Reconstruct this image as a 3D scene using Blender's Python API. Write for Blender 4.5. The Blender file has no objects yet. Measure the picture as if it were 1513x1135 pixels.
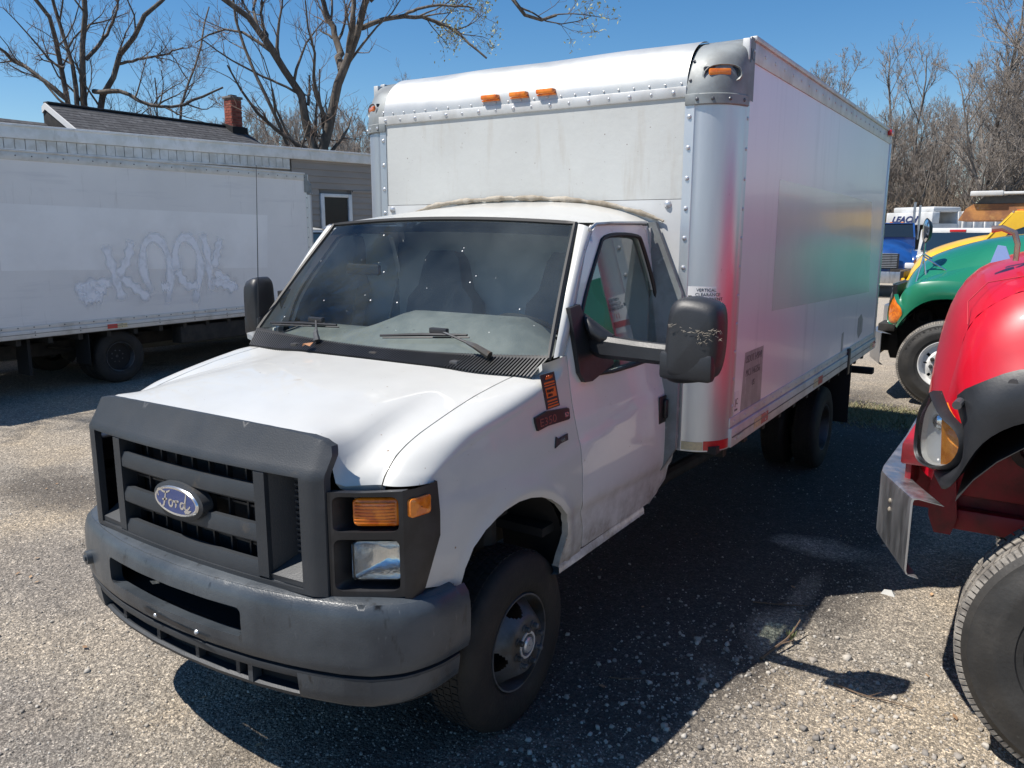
import bpy, bmesh, math, random
import numpy as np
from mathutils import Vector, Matrix, noise
from mathutils.geometry import delaunay_2d_cdt
random.seed(7); RNG = np.random.RandomState(11)
scene = bpy.context.scene
COL = scene.collection
# ---------------------------------------------------------------- camera, sky, sun, exposure
cam_d = bpy.data.cameras.new('camera'); cam = bpy.data.objects.new('camera', cam_d); COL.objects.link(cam)
yaw, pitch, roll = 0.5754, -0.1872, 0.0015
cf = Vector((-math.sin(yaw)*math.cos(pitch), math.cos(yaw)*math.cos(pitch), math.sin(pitch)))
cr = Vector((math.cos(yaw), math.sin(yaw), 0)); cu = cr.cross(cf)
cr2 = cr*math.cos(roll)+cu*math.sin(roll); cu2 = cu*math.cos(roll)-cr*math.sin(roll)
cam.matrix_world = Matrix(((cr2.x, cu2.x, -cf.x, 2.6168), (cr2.y, cu2.y, -cf.y, -2.6974), (cr2.z, cu2.z, -cf.z, 2.1129), (0, 0, 0, 1)))
cam_d.sensor_width = 36; cam_d.lens = 1179.95/1513*36; cam_d.clip_start = .05; cam_d.clip_end = 2000
scene.camera = cam
SUN = Vector((-.42, -.40, 1.0)).normalized()
w = bpy.data.worlds.new('World'); scene.world = w; w.use_nodes = True
nt = w.node_tree; bg = nt.nodes['Background']; sky = nt.nodes.new('ShaderNodeTexSky'); sky.sky_type = 'NISHITA'; sky.sun_disc = False
sky.sun_elevation = math.asin(SUN.z); sky.sun_rotation = math.atan2(SUN.x, SUN.y); sky.air_density = 1.0; sky.dust_density = .1; sky.ozone_density = 3.2
hs = nt.nodes.new('ShaderNodeHueSaturation'); hs.inputs['Saturation'].default_value = 1.3
nt.links.new(sky.outputs[0], hs.inputs['Color']); nt.links.new(hs.outputs[0], bg.inputs[0]); bg.inputs[1].default_value = .078
sl = bpy.data.lights.new('sun', 'SUN'); sl.energy = 4.4; sl.angle = math.radians(.53); sl.color = (1, .945, .865)
so = bpy.data.objects.new('sun', sl); COL.objects.link(so); so.rotation_euler = SUN.to_track_quat('Z', 'Y').to_euler()
vs = scene.view_settings; vs.view_transform = 'Standard'; vs.look = 'None'; vs.exposure = 0.66; vs.gamma = 1; vs.use_curve_mapping = False
scene.render.resolution_x = 1024; scene.render.resolution_y = 768
try:
    scene.cycles.max_bounces = 8; scene.cycles.transparent_max_bounces = 16; scene.cycles.glossy_bounces = 4
    scene.cycles.use_denoising = True
except Exception: pass
# ---------------------------------------------------------------- materials
MATS = {}
def mat(name, col, rough=.5, metal=0., col2=None, ns=4., nr=(.42, .6), bump=0., bs=60., coat=0., speck=None, stain=None, spec=.5, rv=0., vec=None, island=None, emit=None, grime=None):
    if name in MATS: return MATS[name]
    m = bpy.data.materials.new(name); m.use_nodes = True; MATS[name] = m
    t = m.node_tree; N = t.nodes.new; L = t.links.new; b = t.nodes['Principled BSDF']
    b.inputs['Roughness'].default_value = rough; b.inputs['Metallic'].default_value = metal
    b.inputs['Coat Weight'].default_value = coat; b.inputs['Coat Roughness'].default_value = .04; b.inputs['Specular IOR Level'].default_value = spec
    if emit: b.inputs['Emission Color'].default_value = (*emit[0], 1); b.inputs['Emission Strength'].default_value = emit[1]
    tc = N('ShaderNodeTexCoord'); mp = N('ShaderNodeMapping'); L(tc.outputs['Object'], mp.inputs[0])
    if vec: mp.inputs['Scale'].default_value = vec
    V = mp.outputs[0]
    def nz(scale, lo, hi, detail=5, rg=.6, v=None):
        n = N('ShaderNodeTexNoise'); n.inputs['Scale'].default_value = scale; n.inputs['Detail'].default_value = detail; n.inputs['Roughness'].default_value = rg
        L(v or V, n.inputs['Vector']); r = N('ShaderNodeMapRange'); r.inputs[1].default_value = lo; r.inputs[2].default_value = hi
        L(n.outputs['Fac'], r.inputs[0]); return r.outputs[0]
    def mix(a, bb, f):
        x = N('ShaderNodeMix'); x.data_type = 'RGBA'; L(f, x.inputs[0])
        for s, i in ((a, 6), (bb, 7)):
            if isinstance(s, tuple): x.inputs[i].default_value = (*s, 1)
            else: L(s, x.inputs[i])
        return x.outputs[2]
    c = col
    if island:
        g = N('ShaderNodeNewGeometry'); r = N('ShaderNodeValToRGB'); L(g.outputs['Random Per Island'], r.inputs[0])
        e = r.color_ramp.elements
        for i, (p, cc) in enumerate(island):
            if i < 2: e[i].position = p; e[i].color = (*cc, 1)
            else:
                q = e.new(p); q.color = (*cc, 1)
        c = r.outputs[0]
    if col2 is not None: c = mix(c, col2, nz(ns, *nr))
    if stain:                       # (colour, scale, lo, hi, axis-stretch)
        for sc, s_, lo, hi, st in stain:
            m2 = N('ShaderNodeMapping'); L(tc.outputs['Object'], m2.inputs[0]); m2.inputs['Scale'].default_value = st
            c = mix(c, sc, nz(s_, lo, hi, 6, .65, m2.outputs[0]))
    if grime:                       # road dirt low on the body: (colour, z0, z1, scale)
        gc, z0, z1, gs = grime; sx = N('ShaderNodeSeparateXYZ'); L(tc.outputs['Object'], sx.inputs[0]); gr_ = N('ShaderNodeMapRange'); L(sx.outputs[2], gr_.inputs[0]); gr_.inputs[1].default_value = z1; gr_.inputs[2].default_value = z0
        gm = N('ShaderNodeMath'); gm.operation = 'MULTIPLY'; L(gr_.outputs[0], gm.inputs[0]); L(nz(gs, .34, .68, 7, .7), gm.inputs[1]); c = mix(c, gc, gm.outputs[0])
    if speck:
        for sc, s_, th in speck:
            vo = N('ShaderNodeTexVoronoi'); vo.inputs['Scale'].default_value = s_; L(V, vo.inputs['Vector'])
            r = N('ShaderNodeMapRange'); r.inputs[1].default_value = th; r.inputs[2].default_value = th*.6; L(vo.outputs['Distance'], r.inputs[0])
            wn = N('ShaderNodeMath'); wn.operation = 'GREATER_THAN'; wn.inputs[1].default_value = .55; sp = N('ShaderNodeSeparateColor'); L(vo.outputs['Color'], sp.inputs[0]); L(sp.outputs[0], wn.inputs[0])
            mu = N('ShaderNodeMath'); mu.operation = 'MULTIPLY'; L(r.outputs[0], mu.inputs[0]); L(wn.outputs[0], mu.inputs[1])
            c = mix(c, sc, mu.outputs[0])
    if isinstance(c, tuple): b.inputs['Base Color'].default_value = (*c, 1)
    else: L(c, b.inputs['Base Color'])
    if rv:
        f = nz(ns*2.3, .3, .7); a = N('ShaderNodeMath'); a.operation = 'MULTIPLY_ADD'; L(f, a.inputs[0]); a.inputs[1].default_value = rv; a.inputs[2].default_value = rough; L(a.outputs[0], b.inputs['Roughness'])
    if bump:
        n = N('ShaderNodeTexNoise'); n.inputs['Scale'].default_value = bs; n.inputs['Detail'].default_value = 5; L(V, n.inputs['Vector'])
        q = N('ShaderNodeBump'); q.inputs['Strength'].default_value = bump; q.inputs['Distance'].default_value = .01; L(n.outputs['Fac'], q.inputs['Height']); L(q.outputs[0], b.inputs['Normal'])
    return m
def glass_mat(name, tint, boost=1.0, rough=0.0, dust=None):
    m = bpy.data.materials.new(name); m.use_nodes = True; t = m.node_tree; t.nodes.clear(); N = t.nodes.new; L = t.links.new
    o = N('ShaderNodeOutputMaterial'); mx = N('ShaderNodeMixShader'); tr = N('ShaderNodeBsdfTransparent'); tr.inputs[0].default_value = (*tint, 1)
    gl = N('ShaderNodeBsdfGlossy'); gl.inputs['Roughness'].default_value = rough; gl.inputs[0].default_value = (.95, .97, 1, 1)
    fr = N('ShaderNodeFresnel'); fr.inputs[0].default_value = 1.5; k = N('ShaderNodeMath'); k.operation = 'MULTIPLY'; k.inputs[1].default_value = boost; k.use_clamp = True
    L(fr.outputs[0], k.inputs[0]); L(k.outputs[0], mx.inputs[0]); L(tr.outputs[0], mx.inputs[1]); L(gl.outputs[0], mx.inputs[2])
    out = mx.outputs[0]
    if dust:
        d = N('ShaderNodeBsdfDiffuse'); d.inputs[0].default_value = (*dust[0], 1); m2 = N('ShaderNodeMixShader')
        tc = N('ShaderNodeTexCoord'); n = N('ShaderNodeTexNoise'); n.inputs['Scale'].default_value = 3; n.inputs['Detail'].default_value = 8; L(tc.outputs['Object'], n.inputs['Vector'])
        r = N('ShaderNodeMapRange'); r.inputs[1].default_value = .3; r.inputs[2].default_value = .8; r.inputs[4].default_value = dust[1]; L(n.outputs['Fac'], r.inputs[0]); L(r.outputs[0], m2.inputs[0]); L(out, m2.inputs[1]); L(d.outputs[0], m2.inputs[2]); out = m2.outputs[0]
    L(out, o.inputs[0]); return m
WHITE = (.555, .552, .525)
M = dict(
 white=mat('white_truck_paint', WHITE, .32, coat=.5, col2=(.49, .485, .46), ns=1.5, nr=(.45, .75), speck=[((.25, .17, .11), 10, .05), ((.12, .09, .07), 5, .02), ((.3, .24, .18), 24, .06)], rv=.12, grime=((.20, .16, .12), .62, .98, 9), stain=[((.42, .36, .29), 9, .66, .8, (1, 1, 1))]),
 door=mat('white_door_paint', (.72, .705, .69), .22, coat=.8, col2=(.64, .62, .60), ns=2, nr=(.5, .8), speck=[((.25, .17, .11), 7, .03)], grime=((.24, .20, .155), .60, .95, 7), stain=[((.36, .30, .24), 14, .66, .8, (1, .6, 1))]),
 boxwhite=mat('dirty_white_panel', (.53, .54, .525), .5, col2=(.46, .465, .45), ns=1.3, nr=(.4, .7), speck=[((.16, .13, .11), 6, .04), ((.25, .22, .2), 14, .07), ((.3, .28, .25), 30, .08)], stain=[((.44, .42, .38), 3, .56, .8, (4, 4, .5)), ((.3, .27, .23), 7, .68, .78, (1, 1, 1))], bump=.12, bs=30),
 boxlow=mat('cleaner_white_panel', (.60, .61, .61), .45, col2=(.53, .53, .52), ns=1.3, speck=[((.2, .17, .15), 22, .04)]),
 boxside=mat('glossy_white_side_panel', (.76, .74, .77), .30, col2=(.71, .69, .72), ns=.9, nr=(.35, .7), coat=.12, stain=[((.60, .59, .62), 2, .55, .8, (3, 3, .25))], spec=.6),  # white lifted above the lit front panel, offsetting shade on this side
 boxpatch=mat('clean_glossy_patch', (.58, .585, .59), .22, coat=.12, spec=.5, col2=(.63, .63, .635), ns=1.2, bump=.03, bs=3),
 sidewhite=mat('brightened_white_panel', (.79, .775, .76), .5, col2=(.72, .705, .69), ns=.8, nr=(.35, .7), speck=[((.3, .27, .25), 9, .03)], stain=[((.60, .59, .60), 2, .55, .8, (.25, .25, 3)), ((.5, .48, .46), 3, .62, .8, (3, 3, .3))], bump=.1, bs=8),  # base white raised to paint brighter fill onto the shaded side
 alu=mat('brushed_aluminium', (.66, .68, .70), .36, .85, col2=(.52, .54, .57), ns=3, nr=(.35, .7), vec=(1, 1, .15), rv=.15, speck=[((.2, .2, .2), 20, .04)], bump=.08, bs=12),
 cap=mat('aluminium_roof_cap', (.52, .53, .53), .42, .6, col2=(.44, .45, .44), ns=2.2, nr=(.35, .7), rv=.12, bump=.15, bs=6, speck=[((.3, .28, .25), 24, .04)]),
 rail=mat('weathered_aluminium_rail', (.60, .60, .59), .45, .4, col2=(.42, .41, .39), ns=6, nr=(.45, .8), rv=.15),
 capgrey=mat('grey_corner_casting', (.25, .27, .275), .5, .25, col2=(.18, .19, .19), ns=5, rv=.1, stain=[((.4, .41, .40), 12, .62, .75, (1, 1, 1))]),
 rivet=mat('rivet_metal', (.55, .56, .58), .35, .6), rivetdark=mat('dark_rivet', (.12, .12, .13), .4, .6),
 plastic=mat('dark_grey_plastic', (.020, .024, .030), .46, col2=(.034, .038, .044), ns=3, nr=(.35, .7), bump=.12, bs=220, rv=.12, stain=[((.11, .085, .06), 5, .62, .85, (1, 1, 1))]),
 bumper=mat('worn_grey_bumper', (.030, .037, .046), .27, col2=(.065, .076, .088), ns=3.5, nr=(.35, .68), bump=.12, bs=160, rv=.16, stain=[((.015, .016, .018), 7, .6, .72, (2.5, 2.5, .7)), ((.15, .155, .16), 14, .66, .8, (3, 3, .8))]),
 black=mat('black_trim', (.014, .014, .016), .42, col2=(.025, .025, .028), ns=8), blackmatt=mat('matt_black', (.008, .008, .009), .8),
 under=mat('dirty_underbody', (.018, .017, .016), .8, col2=(.035, .03, .026), ns=6),
 rubber=mat('window_rubber', (.012, .012, .013), .55),
 tyre=mat('worn_tyre_rubber', (.011, .0105, .0105), .7, col2=(.028, .024, .020), ns=5, nr=(.4, .7), bump=.3, bs=70, rv=.12),
 tyredry=mat('dusty_truck_tyre', (.026, .025, .024), .55, col2=(.055, .051, .046), ns=5, nr=(.4, .75), bump=.2, bs=60, stain=[((.10, .09, .08), 3, .6, .8, (1, 1, 1)), ((.012, .012, .012), 4, .58, .72, (1, 1, 1))]),
 tread=mat('pale_dusty_tread', (.30, .275, .24), .85, col2=(.15, .135, .12), ns=14, bump=.4, bs=60),
 steel=mat('grey_painted_wheel', (.10, .105, .115), .5, .2, col2=(.05, .045, .04), ns=6, stain=[((.12, .075, .04), 10, .6, .8, (1, 1, 1))], bump=.1, bs=60),
 rimwhite=mat('white_truck_wheel', (.75, .75, .74), .35, col2=(.6, .58, .55), ns=6, stain=[((.25, .12, .06), 16, .66, .74, (1, 1, 1))]),
 chrome=mat('polished_chrome', (.78, .79, .80), .10, 1., col2=(.5, .5, .5), ns=14, nr=(.6, .8), rv=.12, bump=.05, bs=9),
 dullchrome=mat('scuffed_bumper_metal', (.50, .51, .53), .28, .95, col2=(.2, .2, .2), ns=9, nr=(.5, .8), rv=.25, vec=(1, 1, .2), bump=.1, bs=14),
 amber=mat('amber_lens', (.85, .23, .012), .18, coat=.8, col2=(.6, .12, .005), ns=20), red=mat('red_reflector', (.5, .015, .02), .3, coat=.5), yellowref=mat('faded_yellow_reflector', (.62, .52, .30), .45, col2=(.5, .42, .28), ns=30), whiteref=mat('white_label', (.72, .72, .72), .45),
 foam=mat('brown_foam_sealant', (.22, .185, .14), .85, col2=(.40, .36, .30), ns=7, nr=(.4, .6), bump=.35, bs=50),
 redpaint=mat('glossy_red_paint', (.53, .004, .018), .38, spec=.3, coat=.45, col2=(.44, .004, .018), ns=1.4, speck=[((.3, .1, .1), 40, .03)], bump=.02, bs=4),
 redframe=mat('red_frame_paint', (.34, .008, .02), .45, col2=(.16, .01, .014), ns=5, bump=.2, bs=40),
 greenpaint=mat('glossy_green_paint', (.012, .165, .085), .25, coat=1., col2=(.018, .19, .10), ns=1.5),
 yellowpaint=mat('yellow_truck_paint', (.86, .50, .012), .3, coat=.6, col2=(.75, .42, .01), ns=2), bluepaint=mat('blue_truck_paint', (.012, .07, .26), .3, coat=.7, col2=(.01, .05, .19), ns=2),
 rust=mat('rusted_yellow_steel', (.55, .25, .08), .7, col2=(.30, .13, .06), ns=3, nr=(.4, .6), bump=.5, bs=9, stain=[((.62, .42, .16), 2.2, .55, .65, (1, 1, 1)), ((.5, .45, .4), 9, .62, .7, (1, 1, 1))]),
 offwhite=mat('white_steel_body', (.66, .67, .67), .5, col2=(.52, .52, .51), ns=1.5), glassdark=mat('dark_window_glass', (.012, .016, .018), .06, spec=.9, coat=1),
 dash=mat('grey_dashboard', (.095, .10, .10), .6, bump=.2, bs=200, col2=(.14, .14, .135), ns=5), seat=mat('dark_seat_fabric', (.15, .155, .165), .85, bump=.3, bs=220), inner=mat('grey_cab_lining', (.42, .43, .43), .8),
 flare=mat('black_fender_flare', (.013, .014, .017), .40, col2=(.030, .032, .037), ns=2.5, nr=(.4, .75), bump=.06, bs=90, rv=.12),
 lampwhite=mat('pale_lamp_bowl', (.85, .85, .82), .3, coat=.5, bump=.4, bs=18), truckamber=mat('truck_amber_lens', (.80, .30, .04), .25, coat=.6, col2=(.65, .2, .02), ns=25),
 lens=glass_mat('clear_lamp_lens', (.96, .97, .97), .8), mirror=mat('mirror_glass', (.8, .82, .85), .03, 1.), dome=mat('lamp_reflector', (.82, .83, .83), .14, .9, bump=.5, bs=26),
 wsglass=glass_mat('windscreen_glass', (.88, .96, .96), .85, 0, ((.45, .52, .54), .075)), sideglass=glass_mat('side_window_glass', (.80, .90, .86), 2.0, 0, ((.4, .45, .4), .05)),
 wire=mat('antenna_wire', (.02, .02, .02), .5), decal=mat('faded_grey_decal', (.34, .33, .335), .4, col2=(.25, .24, .245), ns=6, stain=[((.42, .41, .43), 30, .55, .65, (1, 1, .3))]), ink=mat('dark_print', (.03, .03, .035), .5), redink=mat('red_print', (.5, .03, .03), .5), orangeink=mat('orange_print', (.75, .13, .02), .45), greyink=mat('ghost_lettering', (.12, .115, .12), .5),
 blueoval=mat('blue_emblem_enamel', (.012, .04, .17), .2, coat=1), silver=mat('silver_emblem', (.75, .76, .78), .2, .9), badgered=mat('dull_red_badge_print', (.22, .06, .05), .4),
)
# ---------------------------------------------------------------- object helpers
def link(o, parent=None):
    COL.objects.link(o)
    if parent is not None: o.parent = parent
    return o
def tag(o, label=None, cat=None, group=None, kind=None):
    for k, v in (('label', label), ('category', cat), ('group', group), ('kind', kind)):
        if v: o[k] = v
    return o
def thing(name, label, cat, loc=(0, 0, 0), rz=0, group=None):
    o = bpy.data.objects.new(name, None); o.location = loc; o.rotation_euler = (0, 0, rz); o.empty_display_size = .2
    link(o); return tag(o, label, cat, group)
def mesh(name, V, F, m, parent=None, smooth=None, kind=None, mats=None, fm=None):
    me = bpy.data.meshes.new(name); me.from_pydata([tuple(v) for v in V], [], [tuple(f) for f in F])
    for x in (mats or [m]): me.materials.append(x)
    if fm: me.polygons.foreach_set('material_index', fm)
    if smooth is not None:
        me.polygons.foreach_set('use_smooth', [True]*len(me.polygons))
        if smooth < 180: me.set_sharp_from_angle(angle=math.radians(smooth))
    me.update(); o = bpy.data.objects.new(name, me); link(o, parent)
    if kind: o['kind'] = kind
    return o
def arrmesh(name, V, F, m, parent=None, kind=None, smooth=False):
    """big triangle/quad meshes from numpy"""
    me = bpy.data.meshes.new(name); n = F.shape[1]
    me.vertices.add(len(V)); me.vertices.foreach_set('co', V.astype(np.float32).ravel())
    me.loops.add(F.size); me.loops.foreach_set('vertex_index', F.astype(np.int32).ravel())
    me.polygons.add(len(F)); me.polygons.foreach_set('loop_start', np.arange(0, F.size, n, dtype=np.int32))
    if smooth: me.polygons.foreach_set('use_smooth', np.ones(len(F), bool))
    me.materials.append(m); me.update(calc_edges=True); o = bpy.data.objects.new(name, me); link(o, parent)
    if kind: o['kind'] = kind
    return o
class MB:
    """collects shapes, builds ONE mesh object"""
    def __init__(s): s.V = []; s.F = []; s.m = []; s.cur = 0
    def add(s, V, F):
        n = len(s.V); s.V += [Vector(v) for v in V]; s.F += [tuple(i+n for i in f) for f in F]; s.m += [s.cur]*len(F); return s
    def box(s, a, b, M_=None, c=0.0):
        x0, y0, z0 = [min(p, q) for p, q in zip(a, b)]; x1, y1, z1 = [max(p, q) for p, q in zip(a, b)]
        if c <= 0:
            V = [(x, y, z) for z in (z0, z1) for y in (y0, y1) for x in (x0, x1)]
            F = [(0, 2, 3, 1), (4, 5, 7, 6), (0, 1, 5, 4), (2, 6, 7, 3), (0, 4, 6, 2), (1, 3, 7, 5)]
        else:
            bm = bmesh.new(); bmesh.ops.create_cube(bm, size=1)
            for v in bm.verts: v.co = Vector((x0+(v.co.x+.5)*(x1-x0), y0+(v.co.y+.5)*(y1-y0), z0+(v.co.z+.5)*(z1-z0)))
            bmesh.ops.bevel(bm, geom=bm.edges[:], offset=min(c, (x1-x0)*.45, (y1-y0)*.45, (z1-z0)*.45), segments=2, affect='EDGES', profile=.5)
            bm.verts.ensure_lookup_table(); V = [v.co.copy() for v in bm.verts]; F = [tuple(v.index for v in f.verts) for f in bm.faces]; bm.free()
        if M_: V = [M_ @ Vector(v) for v in V]
        return s.add(V, F)
    def tube(s, pts, r, n=8, cap=True):
        pts = [Vector(p) for p in pts]; rr = r if isinstance(r, (list, tuple)) else [r]*len(pts)
        V = []; F = []; up = Vector((0, 0, 1)); prev = None
        for i, p in enumerate(pts):
            d = (pts[min(i+1, len(pts)-1)]-pts[max(i-1, 0)]).normalized()
            a = d.cross(up if prev is None else prev) if prev is None else prev - d*prev.dot(d)
            if a.length < 1e-4: a = d.cross(Vector((1, 0, 0)))
            a.normalize(); prev = a; b = d.cross(a)
            for k in range(n):
                t = 2*math.pi*k/n; V.append(p+(a*math.cos(t)+b*math.sin(t))*rr[i])
        for i in range(len(pts)-1):
            for k in range(n): F.append((i*n+k, i*n+(k+1) % n, (i+1)*n+(k+1) % n, (i+1)*n+k))
        if cap: F.append(tuple(range(n))[::-1]); F.append(tuple((len(pts)-1)*n+k for k in range(n)))
        return s.add(V, F)
    def cyl(s, a, b, r, n=16, r2=None): return s.tube([a, b], [r, r if r2 is None else r2], n)
    def dome(s, c, nrm, r, h=.5, n=8):
        nrm = Vector(nrm).normalized(); a = nrm.orthogonal().normalized(); b = nrm.cross(a); c = Vector(c); V = []; F = []
        for rr, hh in ((1, 0), (.75, .62), (.3, .95)):
            for k in range(n):
                t = 2*math.pi*k/n; V.append(c+(a*math.cos(t)+b*math.sin(t))*r*rr+nrm*r*h*hh)
        for i in range(2):
            for k in range(n): F.append((i*n+k, i*n+(k+1) % n, (i+1)*n+(k+1) % n, (i+1)*n+k))
        F.append(tuple(2*n+k for k in range(n))); return s.add(V, F)
    def prism(s, P, d, cap=True):
        """polygon P (3D, planar) extruded by vector d"""
        n = len(P); V = [Vector(p) for p in P]+[Vector(p)+Vector(d) for p in P]
        F = [(i, (i+1) % n, n+(i+1) % n, n+i) for i in range(n)]
        if cap: F += [tuple(range(n))[::-1], tuple(range(n, 2*n))]
        return s.add(V, F)
    def grid(s, G, closed=False):
        nu = len(G); nv = len(G[0]); V = [p for row in G for p in row]
        F = [(i*nv+j, (i+1)*nv+j, (i+1)*nv+(j+1) % nv, i*nv+(j+1) % nv) for i in range(nu-1) for j in range(nv if closed else nv-1)]
        return s.add(V, F)
    def lathe(s, prof, n=48, axis='x', c=(0, 0, 0), skip=None):
        """prof: (axial, radius)"""
        V = []; F = []
        for a, r in prof:
            for k in range(n):
                t = 2*math.pi*k/n; V.append((c[0]+a, c[1]+r*math.cos(t), c[2]+r*math.sin(t)) if axis == 'x' else (c[0]+r*math.cos(t), c[1]+r*math.sin(t), c[2]+a))
        for i in range(len(prof)-1):
            for k in range(n):
                if skip and skip(i, k): continue
                F.append((i*n+k, i*n+(k+1) % n, (i+1)*n+(k+1) % n, (i+1)*n+k))
        return s.add(V, F)
    def build(s, name, m, parent=None, smooth=30, kind=None, fix=True, label=None):
        me = bpy.data.meshes.new(name); me.from_pydata([tuple(v) for v in s.V], [], s.F)
        for x in (m if isinstance(m, list) else [m]): me.materials.append(x)
        if any(s.m): me.polygons.foreach_set('material_index', s.m)
        if fix:
            bm = bmesh.new(); bm.from_mesh(me); bmesh.ops.recalc_face_normals(bm, faces=bm.faces); bm.to_mesh(me); bm.free()
        if smooth is not None:
            me.polygons.foreach_set('use_smooth', [True]*len(me.polygons)); me.set_sharp_from_angle(angle=math.radians(smooth))
        me.update(); o = bpy.data.objects.new(name, me); link(o, parent)
        if kind: o['kind'] = kind
        if label: o['label'] = label
        return o
def rrect(x0, x1, z0, z1, r, n=4):
    P = []
    for cx, cz, a0 in ((x1-r, z1-r, 0), (x0+r, z1-r, 90), (x0+r, z0+r, 180), (x1-r, z0+r, 270)):
        for k in range(n+1): a = math.radians(a0+90*k/n); P.append(Vector((cx+r*math.cos(a), cz+r*math.sin(a))))
    return P
def lerp(a, b, t): return a+(b-a)*t
def sstep(a, b, x):
    t = min(1, max(0, (x-a)/(b-a))); return t*t*(3-2*t)
def pl(P, t):
    """point on polyline at arc fraction t"""
    P = [Vector(p) for p in P]; L = [0]
    for a, b in zip(P, P[1:]): L.append(L[-1]+(b-a).length)
    d = t*L[-1]
    for i in range(len(P)-1):
        if d <= L[i+1]+1e-9: return P[i].lerp(P[i+1], (d-L[i])/max(1e-9, L[i+1]-L[i]))
    return P[-1].copy()
def smoothpl(P, n, it=2):
    """Chaikin-smoothed, resampled"""
    P = [Vector(p) for p in P]
    for _ in range(it):
        Q = [P[0]]
        for a, b in zip(P, P[1:]): Q += [a.lerp(b, .25), a.lerp(b, .75)]
        Q.append(P[-1]); P = Q
    return [pl(P, i/(n-1)) for i in range(n)]
def bez(a, b, c, d, t):
    u = 1-t; return a*(u*u*u)+b*(3*u*u*t)+c*(3*u*t*t)+d*(t*t*t)
def interp(tab, x):
    if x <= tab[0][0]: return tab[0][1]
    for (a, b), (c, d) in zip(tab, tab[1:]):
        if x <= c: return b+(d-b)*(x-a)/(c-a)
    return tab[-1][1]
def inpoly(x, y, P):
    c = False; n = len(P); j = n-1
    for i in range(n):
        if (P[i][1] > y) != (P[j][1] > y) and x < (P[j][0]-P[i][0])*(y-P[i][1])/(P[j][1]-P[i][1])+P[i][0]: c = not c
        j = i
    return c
def resample(P, step, closed=True):
    P = [Vector((p[0], p[1])) for p in P]; Q = []
    for a, b in zip(P, P[1:]+([P[0]] if closed else [])):
        n = max(1, int(math.ceil((b-a).length/step)))
        Q += [a.lerp(b, i/n) for i in range(n)]
    return Q
def roundpoly(P, it=2):
    P = [Vector((p[0], p[1])) for p in P]
    for _ in range(it):
        Q = []
        for a, b in zip(P, P[1:]+[P[0]]): Q += [a.lerp(b, .25), a.lerp(b, .75)]
        P = Q
    return P
def panel(name, outline, holes, fn, nrm, m, parent, step=.03, t=.02, rimdir=None, label=None):
    """2D outline (a,b) triangulated densely, mapped by fn(a,b)->3D, with a rim going inward; nrm = rough outward normal"""
    O = resample(outline, step); H = [resample(h, step) for h in holes]
    pts = list(O); edges = [(i, (i+1) % len(O)) for i in range(len(O))]
    for h in H:
        k = len(pts); pts += h; edges += [(k+i, k+(i+1) % len(h)) for i in range(len(h))]
    xs = [p.x for p in O]; ys = [p.y for p in O]
    allp = np.array([(p.x, p.y) for p in pts])
    x = min(xs)+step*.5
    while x < max(xs):
        y = min(ys)+step*.5
        while y < max(ys):
            if inpoly(x, y, O) and not any(inpoly(x, y, h) for h in H) and ((allp-(x, y))**2).sum(1).min() > (step*.4)**2: pts.append(Vector((x, y)))
            y += step
        x += step
    V2, E2, F2, ov, oe, of = delaunay_2d_cdt(pts, edges, [], 0, 1e-6)
    V = [fn(p[0], p[1]) for p in V2]; n = Vector(nrm); F = []
    for f in F2:
        c = sum((V2[i] for i in f), Vector((0, 0)))/len(f)
        if not inpoly(c[0], c[1], O) or any(inpoly(c[0], c[1], h) for h in H): continue
        a, b, d = V[f[0]], V[f[1]], V[f[2]]
        F.append(tuple(f) if (b-a).cross(d-a).dot(n) > 0 else tuple(f)[::-1])
    rd = Vector(rimdir) if rimdir else -n.normalized()
    if t:
        for loop in [O]+H:
            k = len(V); P3 = [fn(p.x, p.y) for p in loop]; V += P3+[p+rd*t for p in P3]; q = len(loop)
            F += [(k+i, k+(i+1) % q, k+q+(i+1) % q, k+q+i) for i in range(q)]
    o = mesh(name, V, F, m, parent, smooth=35)
    if label: o['label'] = label
    return o
def text(s, size, Mx, m, parent, name='lettering', extrude=.0015, sx=1., shear=0., bold=0.0, align='LEFT', spacing=1.):
    cu_ = bpy.data.curves.new('t', 'FONT'); cu_.body = s; cu_.size = size; cu_.extrude = extrude; cu_.shear = shear; cu_.offset = bold; cu_.align_x = align; cu_.space_character = spacing; cu_.resolution_u = 3; cu_.space_line = .95
    ob = bpy.data.objects.new('t', cu_); COL.objects.link(ob)
    dg = bpy.context.evaluated_depsgraph_get(); me = bpy.data.meshes.new_from_object(ob.evaluated_get(dg)); bpy.data.objects.remove(ob)
    me.transform(Mx @ Matrix.Diagonal((sx, 1, 1, 1))); me.materials.clear(); me.materials.append(m)
    o = bpy.data.objects.new(name, me); link(o, parent); return o
def frame(o, x, y, z=None):
    """matrix with origin o, local x -> x, local y -> y"""
    x = Vector(x).normalized(); y = Vector(y); z = x.cross(y).normalized(); y = z.cross(x)
    return Matrix(((x.x, y.x, z.x, o[0]), (x.y, y.y, z.y, o[1]), (x.z, y.z, z.z, o[2]), (0, 0, 0, 1)))
SIDEX = lambda x, y, z: frame((x, y, z), (0, 1, 0), (0, 0, 1))       # writing on a surface facing +x
FRONT = lambda x, y, z: frame((x, y, z), (1, 0, 0), (0, 0, 1))       # writing on a surface facing -y
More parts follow.
